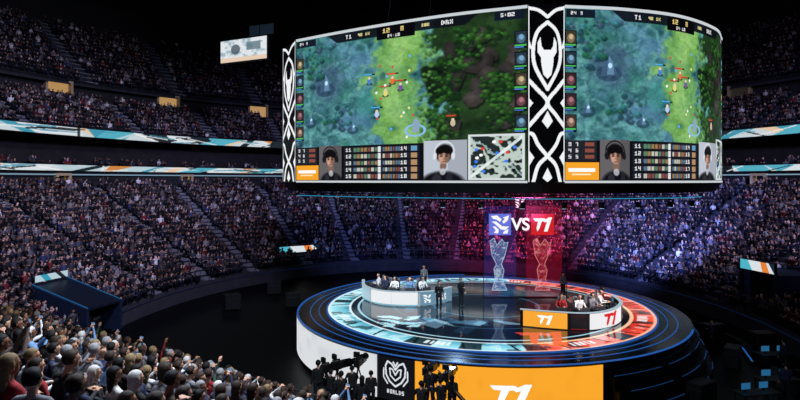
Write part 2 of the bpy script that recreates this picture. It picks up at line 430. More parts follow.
for T in TIERS:
    pl=[]; rj=random.Random(5)
    gap={'lower':.64,'middle':.85,'upper':.9,'suite':.6}[T['key']]
    for i in range(T['n']):
        f=(i+.42)/T['n']; a=lerp(T['a0'],T['a1'],f); b=lerp(T['b0'],T['b1'],f); z=lerp(T['z0'],T['z1'],i/T['n'])
        th=TH0+rj.random()*.02
        while th<TH1:
            x,y=ep(a,b,th); ds=math.hypot(a*math.cos(th),b*math.sin(th)); th+=(.5 if T['key']!='upper' else .58)*rj.uniform(.93,1.12)/ds
            if any(abs(th-q)*ds<gap for q in AISLES[T['key']]): continue
            if any(math.hypot(x-q[0],y-q[1])<q[2] for q in VOM): continue
            if T['key']=='lower' and y<23.5: continue
            u,v=proj(x,y,z+1.2)
            if u<-70 or u>870 or v<-20: continue
            if T['key']!='lower' and 318<u<690: continue
            if T['key']=='suite' and (int(th*40)%3==0): continue
            pl.append((x,y,z))
    print(T['key'],len(pl))
    if T['key']!='suite': build_seats(pl,'rows of dark folding seats on the '+T['key']+' stand')
    build_crowd('crowd',pl,'dense dimly lit seated audience in the '+T['key']+' stand',{'lower':.94,'middle':.92,'upper':.8,'suite':.6}[T['key']])
    for th in AISLES[T['key']]:
        mb=MB(); mx,my=ep(T['a0'],T['b0'],th)
        if T['key']=='lower' and my<24: continue
        u,v=proj(mx,my,T['z0'])
        if u<-60 or u>860: continue
        if T['key']!='lower' and 330<u<680: continue
        n2=T['n']*2
        for j in range(n2):
            f=(j+.5)/n2; a=lerp(T['a0'],T['a1'],f);b=lerp(T['b0'],T['b1'],f); x,y=ep(a,b,th)
            zt=lerp(T['z0'],T['z1'],(j//2)/T['n'])+(.09 if j%2==0 else .2)
            rz=math.atan2(-(CX-x),(CY-y)); mb.box((x,y,zt-.08),(gap*1.5,.34,.18),rz)
        mb.obj('aisle_stairs',STEP,label='narrow pale concrete aisle stairs climbing the '+T['key']+' stand',cat='stairs',group=T['key']+' stand aisle stairs')

# ---------------- detailed people ----------------
SKINM=[pmat('skin_%d'%i,c,.55,noise=.06,nscale=20) for i,c in enumerate([(.84,.64,.53),(.76,.56,.44),(.52,.35,.26)])]
CL={'black':(.08,.08,.09),'navy':(.14,.17,.30),'grey':(.48,.48,.51),'white':(.88,.88,.88),'red':(.6,.12,.14),'green':(.18,.30,.24),'blue':(.42,.56,.72),'brown':(.34,.28,.25)}
CLM={k:pmat('cloth_'+k,c,.85,noise=.18,nscale=14) for k,c in CL.items()}
HM={'black':pmat('hair_black',(.06,.058,.065),.7,noise=.4,nscale=40,spec=.25),'brown':pmat('hair_brown',(.20,.15,.125),.7,noise=.4,nscale=40,spec=.25),'blond':pmat('hair_blond',(.5,.42,.30),.7,noise=.3,nscale=40,spec=.25),'grey':pmat('hair_grey',(.55,.55,.56),.7,noise=.3,nscale=40,spec=.25),'white':pmat('hair_white',(.8,.79,.78),.7,noise=.2,nscale=40,spec=.25)}
TROU=pmat('trousers',(.08,.09,.13),.85,noise=.15,nscale=14); SHOE=pmat('shoes',(.1,.1,.1),.5,noise=.2); EYE=pmat('eyes',(.05,.04,.04),.2,noise=.1)
def hand(segs,w,d,up,side,curl=.35):
    w=Vector(w); d=Vector(d).normalized(); up=Vector(up); up=(up-d*up.dot(d)).normalized(); lat=d.cross(up).normalized()*side
    for k in (-.027,-.009,.009,.027):
        segs.append((w,w+d*.085+lat*k,.017,.0135,0))
    for k,L in ((-.030,.075),(-.010,.085),(.010,.08),(.030,.062)):
        a=w+d*.085+lat*k; b=a+d*L*.5*math.cos(curl)-up*L*.5*math.sin(curl)+lat*k*.12
        c=b+d*L*.5*math.cos(curl*2.2)-up*L*.5*math.sin(curl*2.2)
        segs.append((a,b,.0095,.009,0)); segs.append((b,c,.009,.0075,0))
    a=w+d*.02-lat*.022; b=w+d*.055-lat*.055-up*.01; c=w+d*.088-lat*.062-up*.02
    segs.append((a,b,.013,.0105,0)); segs.append((b,c,.0105,.009,0))
def body_mesh(name,stand=False,arms=None,lean=0.0):
    dz=.45 if stand else 0
    S=[]
    def P(x,y,z): return Vector((x,y+max(0,z-.55)*lean,z+dz))
    S+=[(P(-.075,0,.54),P(.075,0,.54),.115,.115,2)]
    for s in (-1,1):
        S+=[(P(s*.055,0,.60),P(s*.075,.01,.90),.11,.115,1),(P(s*.03,0,1.0),P(s*.165,-.005,.985),.065,.06,1)]
        if stand:
            S+=[(Vector((s*.09,0,.95)),Vector((s*.105,.02,.50)),.095,.062,2),(Vector((s*.105,.02,.5)),Vector((s*.11,-.02,.10)),.06,.042,2),(Vector((s*.11,-.03,.06)),Vector((s*.125,.16,.035)),.042,.034,3)]
        else:
            S+=[(Vector((s*.09,0,.54)),Vector((s*.12,.44,.52)),.095,.065,2),(Vector((s*.12,.44,.52)),Vector((s*.13,.42,.12)),.062,.045,2),(Vector((s*.13,.40,.06)),Vector((s*.14,.58,.035)),.042,.034,3)]
    S+=[(P(0,-.01,1.02),P(0,.0,1.14),.055,.05,0)]
    H=P(0,0,1.225)
    S+=[(H+Vector((0,-.018,.012)),H+Vector((0,.012,.022)),.092,.088,0),(H+Vector((0,.03,-.03)),H+Vector((0,.052,-.082)),.066,.042,0),
        (H+Vector((0,.098,.005)),H+Vector((0,.113,-.028)),.009,.015,0),(H+Vector((-.02,.093,-.058)),H+Vector((.02,.093,-.058)),.009,.009,5),
        (H+Vector((-.04,.088,.022)),H+Vector((.04,.088,.022)),.012,.012,0)]
    for s in (-1,1):
        S+=[(H+Vector((s*.092,-.01,.012)),H+Vector((s*.094,-.004,-.022)),.018,.012,0),(H+Vector((s*.033,.094,.004)),H+Vector((s*.036,.094,.004)),.0115,.0115,4)]
    arms=arms or [((.25,.08,.74),(.13,.30,.63)),((.25,.08,.74),(.13,.30,.63))]
    for s,(e,w) in zip((-1,1),arms):
        sh=P(s*.185,-.005,.975); e=P(s*e[0],e[1],e[2]); w=P(s*w[0],w[1],w[2])
        S+=[(sh,e,.056,.042,1),(e,w,.041,.027,1)]
        d=(w-e); hand(S,w,d,(0,0,1) if abs(d.normalized().z)<.85 else (0,-1,0),s)
    mb=MB()
    for p0,p1,r0,r1,t in S:
        n=10 if max(r0,r1)>.03 else 8
        mb.sph(p0,r0,nu=n,nv=8); mb.sph(p1,r1,nu=n,nv=8)
        if (p1-p0).length>1e-4: mb.cyl(p0,p1,r0,r1,n)
    me=bpy.data.meshes.new('tmp'); me.from_pydata(mb.v,[],mb.f); o=bpy.data.objects.new('tmp',me); col.objects.link(o)
    r=o.modifiers.new('r','REMESH'); r.mode='VOXEL'; r.voxel_size=.0085; r.use_smooth_shade=True
    sm=o.modifiers.new('s','SMOOTH'); sm.factor=.5; sm.iterations=3
    dg=bpy.context.evaluated_depsgraph_get(); out=bpy.data.meshes.new_from_object(o.evaluated_get(dg)); out.name=name
    bpy.data.objects.remove(o)
    n=len(out.polygons); c=np.zeros(n*3,np.float32); out.polygons.foreach_get('center',c); c=c.reshape(-1,3)
    best=np.full(n,9e9); tag=np.zeros(n,int)
    for p0,p1,r0,r1,t in S:
        a=np.array(p0);b=np.array(p1);ab=b-a;L=ab@ab+1e-9
        u=np.clip(((c-a)@ab)/L,0,1); d=np.linalg.norm(c-a-u[:,None]*ab,axis=1)-(r0+(r1-r0)*u)
        if t in(4,5): d=d-.003
        m=d<best; best[m]=d[m]; tag[m]=t
    out.materials.clear()
    for m in (SKINM[0],CLM['black'],TROU,SHOE,EYE,pmat('lips',(.6,.3,.28),.5,noise=.1)): out.materials.append(m)
    out.polygons.foreach_set('material_index',tag.astype(np.int32)); out.polygons.foreach_set('use_smooth',[True]*n)
    out.update(); return out,H
def hair_mesh(kind):
    rr=random.Random(3)
    mb=MB(); mb.sph((0,-.012,.02),.104,(.96,1.05,1.04),26,18)
    V=[]
    for x,y,z in mb.v:
        if y>.03 and z<.06: x,y,z=x*.75,y*.6-.01,z*.75
        elif z<-.05 and kind=='short': x,y,z=x*.7,y*.75,z*.8
        elif z<-.01 and abs(x)>.07 and y>-.03 and kind!='long': x*=.85
        q=1+rr.uniform(-.035,.035); V.append((x*q,y*q,z*q))
    mb.v=V
    if kind=='long':
        mb.sph((0,-.055,-.08),.095,(.98,.6,1.5),14,10); mb.sph((0,-.07,-.18),.072,(1.15,.5,1.3),14,10)
    if kind=='bun': mb.sph((0,-.1,.1),.045,(1,1,1),12,8)
    me=bpy.data.meshes.new('hair_'+kind); me.from_pydata(mb.v,[],mb.f); me.update(); me.materials.append(HM['black'])
    me.polygons.foreach_set('use_smooth',[True]*len(me.polygons)); return me
HAIR={k:hair_mesh(k) for k in('short','long','bun')}
POSE={}
POSE['hands in lap']=body_mesh('person_resting')
POSE['leaning forward']=body_mesh('person_leaning',arms=[((.26,.22,.66),(.10,.42,.72))]*2,lean=.28)
POSE['clapping hands']=body_mesh('person_clapping',arms=[((.28,.16,.86),(.045,.32,1.10))]*2)
POSE['holding up phone']=body_mesh('person_filming',arms=[((.25,.22,1.05),(.05,.32,1.36))]*2)
POSE['one arm raised']=body_mesh('person_raising',arms=[((.27,.10,1.12),(.22,.16,1.42)),((.25,.08,.74),(.13,.30,.63))])
STAND=body_mesh('person_standing',True,arms=[((.24,-.02,.70),(.25,.06,.46)),((.22,.0,.70),(.10,.24,.76))])
OPER=body_mesh('person_operating',True,arms=[((.26,.12,.78),(.16,.38,.88))]*2,lean=.08)
PLAY=body_mesh('person_playing',arms=[((.26,.14,.74),(.17,.38,.76))]*2,lean=.10)
def put_person(variant,loc,rz,top,hair,hstyle,label,group=None,skin=0,scale=1):
    me,H=variant
    o=bpy.data.objects.new('person',me); o.location=loc; o.rotation_euler=(0,0,rz); o.scale=(scale,)*3
    col.objects.link(o); o['label']=label; o['category']='person'
    if group: o['group']=group
    for i,m in ((0,SKINM[skin]),(1,CLM[top])):
        o.material_slots[i].link='OBJECT'; o.material_slots[i].material=m
    h=bpy.data.objects.new('hair',HAIR[hstyle]); h.location=H; h.parent=o; col.objects.link(h)
    h.material_slots[0].link='OBJECT'; h.material_slots[0].material=HM[hair]
    return o

# near seating block
dv=Vector((.557,.8305)); lv=Vector((.8305,-.557)); FACE=math.atan2(-dv.x,dv.y)
def seatmesh():
    mb=MB()
    mb.box((0,-.22,.66),(.44,.05,.46),bev=.02); mb.box((0,.02,.41),(.44,.42,.07),bev=.05)
    mb.box((-.23,-.06,.32),(.035,.4,.64)); mb.box((.23,-.06,.32),(.035,.4,.64)); mb.box((-.23,-.02,.62),(.05,.36,.03)); mb.box((.23,-.02,.62),(.05,.36,.03))
    me=bpy.data.meshes.new('stadium_seat'); me.from_pydata(mb.v,[],mb.f); me.materials.append(SEAT); me.update(); return me
SM=seatmesh()
def phone_mesh():
    mb=MB(); mb.box((0,0,0),(.15,.009,.075),bev=.004,mi=0); mb.box((0,-.0055,0),(.135,.002,.066),mi=1)
    me=bpy.data.meshes.new('phone'); me.from_pydata(mb.v,[],mb.f); me.materials.append(BLACK); me.materials.append(emat('phone_glow',(.45,.6,.8),.8)); me.update()
    me.polygons.foreach_set('material_index',mb.mi); return me
PM=phone_mesh()
rows=[]; W0,W1=-36,-5.6
RD=.92; s=1.9; cand=[]
while s<11.9:
    zf=7.90-.4216*s; rows.append((s,zf))
    w=W0+random.random()*.4
    while w<W1:
        p=dv*s+lv*w
        u,v=proj(p.x,p.y,zf+1.2)
        aisle=abs(w+17.2)<.5
        if not aisle and -14<u<420 and v<425 and p.y>3.4: cand.append((p.y,p.x,zf))
        w+=.555
    s+=RD
cand.sort(); print('near candidates',len(cand))
rnd=random.Random(11)
NEARN=300
rest=[]
for i,(y,x,zf) in enumerate(cand):
    if i>=NEARN: rest.append((x,y,zf)); continue
    so=bpy.data.objects.new('stadium_seat',SM); so.location=(x,y,zf); so.rotation_euler=(0,0,FACE); col.objects.link(so)
    so['label']='dark folding plastic stadium seat on a concrete step'; so['category']='seat'; so['group']='folding seats on the straight stand'
    if rnd.random()<.04: continue
    pose=rnd.choices(list(POSE),[6,2.4,2.0,.5,.45])[0]; top=rnd.choices(list(CL),[4.5,3,4,4,1,1.2,2.4,1.2])[0]; hair=rnd.choices(list(HM),[4.5,4.5,1.7,2.0,1.4])[0]; hs=rnd.choices(['short','long','bun'],[5,3,.6])[0]
    sk=rnd.choice([0,0,1,1,2])
    o=put_person(POSE[pose],(x,y,zf),FACE+rnd.gauss(0,.3),top,hair,hs,'spectator in %s top, %s %s hair, %s'%(top,hs if hs!='bun' else 'tied-up',hair,pose),group='spectators on the straight stand',skin=sk,scale=rnd.uniform(.90,1.04))
    if pose=='holding up phone':
        ph=bpy.data.objects.new('phone',PM); q=Matrix.Rotation(o.rotation_euler[2],4,'Z')@Vector((0,.36,1.47))*o.scale[0]
        ph.location=Vector((x,y,zf))+q; ph.rotation_euler=(0,0,o.rotation_euler[2]); col.objects.link(ph)
        ph['label']='black phone with a glowing screen held up'; ph['category']='phone'; ph['group']='phones held up by spectators'
if rest:
    build_seats(rest,'remaining dark folding seats on the straight stand'); build_crowd('crowd',rest,'remaining seated audience on the straight stand',.96)
mb=MB()
for s_,zf in rows:
    c=dv*(s_+.1)+lv*(-21); mb.box((c.x,c.y,zf-.6),(31,RD,1.2),FACE)
mb.obj('seating_tier',CONC,label='straight stepped dark concrete seating block with a central aisle',cat='seating tier')
mb=MB(); s_,zf=rows[-1]
for j in range(32):
    p=dv*(s_+.54)+lv*(-36+j)
    if j<=30: mb.cyl((p.x,p.y,zf),(p.x,p.y,zf+.9),.025,n=6)
a=dv*(s_+.54)+lv*(-36); b=dv*(s_+.54)+lv*(-6)
mb.cyl((a.x,a.y,zf+.9),(b.x,b.y,zf+.9),.03,n=8); mb.cyl((a.x,a.y,zf+.5),(b.x,b.y,zf+.5),.018,n=8)
mb.obj('guard_rail',STEEL,label='tubular steel rail at the foot of the straight stand',cat='railing')

# =====================================================================
# SCOREBOARD
LP=[(-6.8,37.4),(-3.6,35.2),(0,33.0),(3.3,31.3),(6.7,30.0)]
RP=[(8.7,30.0),(12.0,30.5),(15.6,31.8),(19.0,34.4),(20.9,37.0)]
ZB,ZT=10.0,19.05
def gamecanvas():
    cv=Cv(228,172,2.4,(0,0,0)); X,Y=cv.X,cv.Y; A=cv.a
    n1=cv.fbm(12,9,1); n2=cv.fbm(44,34,5); n3=cv.fbm(7,5,9); rg=1-np.abs(2*cv.fbm(9,7,21)-1); rg2=1-np.abs(2*cv.fbm(24,18,41)-1)
    A[...,:3]=np.array([.27,.49,.51])+(n1[...,None]-.5)*np.array([.4,.5,.46])+(n2[...,None]-.5)*np.array([.22,.26,.26])
    cv.put(np.clip((rg-.84)*8,0,1),(.50,.74,.76),.5); cv.put(np.clip((rg2-.88)*9,0,1),(.12,.24,.30),.45)
    cv.put(np.clip((n3-.56)*7,0,1)*(X<100),(.34,.50,.68),.5); cv.put(np.clip((.46-n3)*7,0,1)*(X<110),(.22,.50,.42),.6)
    cv.put(np.clip((22-np.hypot(X-40,(Y-55)*.8))/10,0,1),(.30,.30,.52),.4)
    r=random.Random(4)
    def trees(n,x0,x1,y0,y1,cols,rr=(1.6,3.6),msk=None):
        P=sorted([(r.uniform(y0,y1),r.uniform(x0,x1)) for _ in range(n)])
        for y,x in P:
            if msk is not None and not msk(x,y): continue
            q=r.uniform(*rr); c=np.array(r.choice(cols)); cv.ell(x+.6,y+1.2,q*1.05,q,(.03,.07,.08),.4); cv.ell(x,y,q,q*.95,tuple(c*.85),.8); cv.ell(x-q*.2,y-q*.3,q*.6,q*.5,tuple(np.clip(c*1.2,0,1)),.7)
    bl=[(.14,.36,.38),(.18,.46,.42),(.14,.30,.36),(.24,.50,.54),(.26,.38,.48),(.16,.40,.30)]
    nn=vnoise(200,260,10,8,77)
    trees(480,0,92,12,130,bl,(1.2,3.4),lambda x,y: nn[int(y),int(x)]>.53)
    cx=112+(Y-20)*.10+7*np.sin(Y/18); lane=np.clip((29-np.abs(X-cx)+60*(n1-.5))/9,0,1)
    A[...,:3]=A[...,:3]*(1-lane[...,None])+lane[...,None]*(np.array([.45,.66,.34])+(n2[...,None]-.5)*np.array([.18,.18,.15])+(n1[...,None]-.5)*.2)
    cv.put(np.clip((12-np.abs(X-cx+2)+24*(n1-.5))/8,0,1),(.60,.78,.46),.65)
    cv.put(np.clip((n3-.5)*5,0,1)*lane,(.38,.62,.42),.4)
    cv.put(np.clip((12-np.hypot(X-84,(Y-85)*.6))/5,0,1),(.28,.60,.58),.6)
    rk=np.clip((X-(147+60*(n1-.5)+(Y-60)*.05))/6,0,1)
    A[...,:3]=A[...,:3]*(1-rk[...,None])+rk[...,None]*(np.array([.12,.21,.11])+(n1[...,None]-.5)*np.array([.2,.3,.15]))
    rks=sorted([(r.uniform(14,126),r.uniform(160,222)) for _ in range(18)])
    for y,x in rks:
        w,h=r.uniform(5,10),r.uniform(7,15); a=r.uniform(-.5,.5); b=r.uniform(.16,.26)
        pts=[(x+w*math.cos(t)*r.uniform(.75,1.1)+a*h*math.sin(t),y+h*math.sin(t)*r.uniform(.75,1.1)) for t in [2*math.pi*i/13 for i in range(13)]]
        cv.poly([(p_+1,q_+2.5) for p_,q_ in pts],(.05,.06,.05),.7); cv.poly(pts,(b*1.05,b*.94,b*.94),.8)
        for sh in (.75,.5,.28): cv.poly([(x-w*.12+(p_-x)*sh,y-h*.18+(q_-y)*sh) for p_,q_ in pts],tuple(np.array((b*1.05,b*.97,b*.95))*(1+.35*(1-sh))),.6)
    trees(680,146,226,14,130,[(.12,.28,.10),(.17,.36,.13),(.08,.19,.09),(.23,.42,.17),(.16,.24,.13)],(1.1,3.2),lambda x,y: nn[int(y),int(x)]>.42 and x>150+6*math.sin(y/9))
    trees(70,138,154,14,130,[(.28,.48,.22),(.34,.54,.26)],(1.0,2.4))
    cv.blur(2)
    A[...,:3]*=1+(cv.fbm(100,76,91)[...,None]-.5)*.3
    for (x,y,q) in ((38,60,.9),(19,101,.55),(70,112,.5)):
        cv.ell(x,y+5*q,13*q,9*q,(.10,.18,.26),.5); cv.poly([(x-8*q,y+8*q),(x-6*q,y-6*q),(x-2*q,y-9*q),(x,y-16*q),(x+4*q,y-7*q),(x+9*q,y+7*q)],(.26,.38,.50),.8); cv.poly([(x-2*q,y+6*q),(x,y-16*q),(x+4*q,y-7*q),(x+5*q,y+6*q)],(.42,.58,.70),.8); cv.ell(x+1,y-4*q,2*q,3*q,(.75,.9,1))
    cv.ringe(134,118,9,6,1.6,(.55,.75,.95)); cv.poly([(131,120),(132,108),(135,104),(138,109),(138,120)],(.55,.65,.75))
    for (x,y,c) in ((112,62,(.9,.45,.25)),(96,98,(.75,.8,.95)),(105,75,(.9,.85,.5)),(120,70,(.45,.35,.6)),(88,60,(.3,.5,.8)),(168,112,(.8,.75,.6))):
        cv.ell(x,y+3,3.5,1.6,(.05,.1,.08),.6); cv.ell(x,y,2.2,3.6,c); cv.ell(x,y-3.6,1.4,1.5,(.9,.8,.7)); cv.rect(x-6,y-8.5,x+6,y-6.9,(.1,.1,.1)); cv.rect(x-6,y-8.5,x+3,y-7.1,(.85,.25,.2) if x>100 else (.3,.7,.95))
    for i in range(16): cv.ell(r.uniform(92,136),r.uniform(30,125),1.1,1.4,r.choice([(.95,.9,.6),(.8,.3,.3),(.4,.7,1),(1,1,1)]))
    for i in range(5):
        for x0 in (0,218):
            y0=22+i*21; cv.rect(x0,y0,x0+10,y0+18,(.06,.07,.1)); c=np.array(r.choice([(.5,.4,.35),(.3,.42,.5),(.5,.45,.35),(.42,.28,.3)])); cv.rect(x0+1,y0+1,x0+9,y0+13,tuple(c*.5)); cv.ell(x0+5,y0+8,3.2,4.6,tuple(c)); cv.ell(x0+5.3,y0+6.5,1.8,2.6,tuple(np.clip(c*1.6,0,1))); cv.rect(x0,y0+14,x0+9,y0+15.4,(.3,.75,.35)); cv.rect(x0,y0+16,x0+7,y0+17.2,(.3,.5,.85))
    cv.poly([(40,0),(190,0),(178,11),(52,11)],(.05,.06,.09),.9); cv.rect(96,0,134,15,(.03,.03,.05))
    cv.text(102,3,'12',5,(.9,.8,.5)); cv.text(120,3,'8',5,(.9,.8,.5)); cv.text(107,10,'24:10',3.2,(.9,.9,.9)); cv.text(62,3.2,'T1',4.6,(.95,.95,.95)); cv.text(158,3.2,'DRX',4.6,(.95,.95,.95)); cv.text(76,3.8,'42.1K',3.2,(.9,.85,.6)); cv.text(140,3.8,'38K',3.2,(.9,.85,.6))
    cv.rect(202,1,226,10,(.07,.1,.16)); cv.text(207,3,'5:02',3.6,(.95,.95,.95)); cv.rect(1,1,26,9,(.07,.1,.16)); cv.text(5,3,'24 3',3.4,(.9,.9,.9))
    cv.rect(0,132,178,172,(.05,.055,.075))
    cv.rect(0,132,27,153,(.13,.14,.17))
    for j in range(3):
        cv.text(3,134+j*6.2,'%d %d'%(j+3,7-j),3.8,(.85,.85,.85)); cv.rect(17,134+j*6.2,25,138+j*6.2,(.55,.3,.25))
    cv.rect(0,154,29,172,(.98,.65,.16)); cv.rect(3,160,26,163.5,(1,1,1)); cv.rect(6,165.5,22,167,(1,.9,.7))
    def portrait(x0,x1,y0,bg,hp=(.1,.1,.12),dx=0,tilt=0):
        cv.rect(x0,y0,x1,172,bg); c=(x0+x1)/2+dx; s=(x1-x0)/30; hair=(.055,.045,.05); sk=np.array((.74,.57,.49))
        m=(cv.X>x0)&(cv.X<x1)&(cv.Y>y0)&(cv.Y<172)
        cv.put(m&(cv.X>c+4),tuple(np.array(bg)*.75),.5)
        def E(a,b,rx,ry,cc,al=1):
            d=((cv.X-a-tilt*(cv.Y-y0-20))/rx)**2+((cv.Y-b)/ry)**2; cv.put(m*np.clip((1-d)*2.5,0,1),cc,al)
        E(c,176,17*s,15,(.06,.06,.08)); E(c-5,173,4*s,9,(.17,.17,.20)); E(c+6,170,2.5*s,7,(.14,.14,.17)); E(c,y0+27,3.2,5,tuple(sk*.7)); E(c,y0+33,3,4,(.8,.8,.83),.8)
        E(c,y0+13.5,8.4,10.5,hair); E(c,y0+17.5,5.6,8,tuple(sk)); E(c+3,y0+18.5,2.6,6,tuple(sk*.62),.8); E(c-2,y0+20,2,3,tuple(np.clip(sk*1.15,0,1)),.6)
        E(c-3.4,y0+10.6,4.6,4.2,hair); E(c+3,y0+10.2,4.6,4.6,hair); E(c,y0+9,6,4,hair)
        for q in (-2.2,2.3): E(c+q,y0+16.6,1.4,.9,(.1,.08,.08)); E(c+q,y0+14.9,1.8,.6,(.2,.14,.12),.8)
        E(c,y0+19.5,.9,1.2,tuple(sk*.75),.8); E(c,y0+22.4,1.9,.7,(.5,.3,.28),.9)
        for q in (-8,8): E(c+q,y0+16.5,2,4.4,hp)
        t=np.hypot((cv.X-c-tilt*(cv.Y-y0-20))/8.6,(cv.Y-y0-12.5)/11); cv.put(m&(np.abs(t-1)<.07)&(cv.Y<y0+13),hp)
    portrait(30,57,131,(.40,.39,.40),dx=.5,tilt=.05)
    for j in range(5):
        y0=134+j*7.6; cv.rect(60,y0,138,y0+6.4,(.12,.13,.17)); cv.text(62,y0+1,'%d'%(11+j),4.2,(.9,.9,.9)); cv.text(120,y0+1,'%d'%(14+j),4.2,(.9,.9,.9))
        for q in range(7):
            cv.rect(71+q*3.8,y0+1,74+q*3.8,y0+5.4,r.choice([(.6,.48,.3),(.35,.45,.55),(.5,.3,.28),(.75,.75,.7),(.35,.5,.4)])); cv.rect(102+q*2.6,y0+1,104+q*2.6,y0+5.4,r.choice([(.6,.48,.3),(.35,.45,.55),(.5,.3,.28),(.75,.75,.7)]))
        cv.rect(97,y0,100,y0+6.4,(.9,.9,.92)); cv.rect(130,y0+.5,136,y0+6,r.choice([(.4,.6,.75),(.7,.55,.4)]))
    cv.rect(142,150,180,172,(.1,.1,.12)); portrait(142,180,130,(.74,.77,.82),hp=(.86,.87,.9),dx=-1,tilt=-.06)
    mx,my=183,127; cv.rect(mx-2,my-2,mx+43,172,(.85,.87,.88)); cv.rect(mx,my,mx+41,my+43,(.14,.18,.17))
    mm=(X>mx)&(X<mx+41)&(Y>my)&(Y<my+43); cv.put(mm*np.clip((rg2-.74)*9,0,1),(.78,.84,.8),.95); cv.put(mm*(np.abs((X-mx)+(Y-my)-42)<1.8),(.9,.95,.95),.9); cv.put(mm*(np.abs((X-mx)-(Y-my)+10*(n2-.5))<1.4),(.7,.8,.8),.8)
    for i in range(16): cv.ell(mx+r.uniform(3,38),my+r.uniform(3,40),1.5,1.5,r.choice([(.9,.25,.2),(.25,.5,.95),(1,1,1),(.05,.05,.05)]))
    return cv
GC=gamecanvas()
def patterncanvas(w,h):
    cv=Cv(w,h,2.6,(.012,.012,.016)); W=(.95,.96,.97)
    sx=w/38.; sy=h/172.
    def Pg(pts):
        for m in (0,1): cv.poly([((38-x if m else x)*sx,y*sy) for x,y in pts],W)
    def L(pts,t):
        P=resample(pts,26)
        for m in (0,1): cv.pl([((38-x if m else x)*sx,y*sy) for x,y in P],t,W)
    L([(0,2),(10,5),(19,12)],3.2)
    # curved frame around the horned head
    L([(19,17),(9,26),(5,42),(7,60),(19,82)],3.6); L([(0,34),(2,40),(5,42)],2.6)
    Pg([(19,44),(15.5,44),(13.2,40),(12,31),(9.4,36),(9.4,46),(12.5,51),(13,58),(15,68),(19,72)])
    # crossing bands
    L([(0,72),(9,82),(19,95),(9,108),(0,118)],3.8)
    Pg([(0,89),(5,95),(0,101)])
    Pg([(19,103),(13.5,113),(19,120)])
    # lower frame
    L([(0,124),(5,126),(10,136),(19,147)],3.6); L([(19,147),(10,156),(5,172)],3.6)
    Pg([(0,140),(6,148),(0,158)]); Pg([(19,158),(14,168),(19,172)])
    L([(.7,0),(.7,60),(.7,172)],1.2)
    return cv
sb=empty('scoreboard',(5.4,36,9.3),label='huge curved black centre-hung scoreboard showing a video game broadcast',cat='scoreboard')
SCR=screenmat('led_screen',1.0)
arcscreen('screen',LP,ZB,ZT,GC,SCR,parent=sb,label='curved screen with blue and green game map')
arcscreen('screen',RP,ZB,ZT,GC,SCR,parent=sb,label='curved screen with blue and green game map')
arcscreen('patterned_corner_panel',[(6.75,29.97),(7.7,29.75),(8.65,29.97)],ZB-.1,ZT+.1,patterncanvas(38,172),SCR,parent=sb,label='black panel with white horned-head ornament')
arcscreen('patterned_corner_panel',[(-8.15,39.7),(-7.5,38.5),(-6.88,37.45)],ZB-.1,ZT+.1,patterncanvas(38,172),SCR,parent=sb,label='black panel with white horned-head ornament')
outline=[(-8.2,39.8),(-7.5,38.5)]+[tuple(p) for p in LP]+[(7.7,29.75)]+[tuple(p) for p in RP]+[(21.6,39),(20.8,43),(14,47.5),(7,49),(-2,46.5),(-7,42.6)]
OP=resample(outline+[outline[0]],160)
ip=[(p[0]+(6.5-p[0])*.012,p[1]+(38.5-p[1])*.012) for p in OP]
mb=MB(); n=len(ip)
mb.v=[(p[0],p[1],ZB-.15) for p in ip]+[(p[0],p[1],ZT+.2) for p in ip]
mb.f=[(i,i+1,n+i+1,n+i) for i in range(n-1)]+[tuple(range(n-1))[::-1],tuple(range(n,2*n-1))]; mb.mi=[0]*len(mb.f)
mb.obj('housing',BLACK,parent=sb)
ip2=[(p[0]+(6.5-p[0])*.03,p[1]+(38.5-p[1])*.03) for p in OP]
mb=MB(); mb.v=[(p[0],p[1],ZB-.16) for p in OP]+[(p[0],p[1],ZB-.72) for p in ip2]
mb.f=[(i,i+1,n+i+1,n+i) for i in range(n-1)]+[tuple(range(n,2*n-1)),tuple(range(n-1))]; mb.mi=[0]*len(mb.f)
mb.obj('lower_shroud',BLACK,parent=sb)
for nm,z0,z1 in (('top_trim',ZT+.02,ZT+.16),('bottom_trim',ZB-.16,ZB-.04)):
    mb=MB()
    for pth in (LP,RP):
        P=resample(pth,60); wallstrip(mb,[(p[0],p[1]) for p in offset(P,.03)],z0,z1,.1)
    mb.obj(nm,emat('white_trim',(.9,.93,.95),.75),parent=sb)
for x,y in ((-1,38),(14,38),(2,44),(13,45)):
    mb=MB(); mb.cyl((x,y,ZT+.2),(x*.6+2.6,y,42),.03,n=6); mb.obj('suspension_cable',pmat('cable_black',(.02,.02,.02),.9,noise=.1,spec=.05),parent=sb)
tr=empty('lighting_truss',(5,33,9),label='long lighting truss with glowing cyan chord under the scoreboard',cat='truss')
TP=[(-7.0,39.0),(-3,35.8),(1,33.9),(7,31.6),(12,32.2),(16.5,33.6),(19.0,36)]
TPr=resample(TP,90)
mb=MB()
for off,z in ((0,9.28),(0,8.98),(-.35,9.13)):
    Q=offset(TPr,off)
    for a,b in zip(Q[:-1],Q[1:]): mb.cyl((a[0],a[1],z),(b[0],b[1],z),.03,n=5)
for i in range(0,89):
    a=TPr[i];b=TPr[i+1]; z=(9.28,8.98) if i%2 else (8.98,9.28); mb.cyl((a[0],a[1],z[0]),(b[0],b[1],z[1]),.018,n=4)
for i in (10,40,75): mb.cyl((TPr[i][0],TPr[i][1]+.3,9.2),(TPr[i][0],TPr[i][1]+.6,9.6),.02,n=5)
mb.obj('truss_frame',STEEL,parent=tr)
mb=MB(); wallstrip(mb,[tuple(p) for p in offset(TPr,.05)],8.93,8.97,.04); mb.obj('light_strip',emat('cyan_truss',(.2,.65,.8),.8),parent=tr)
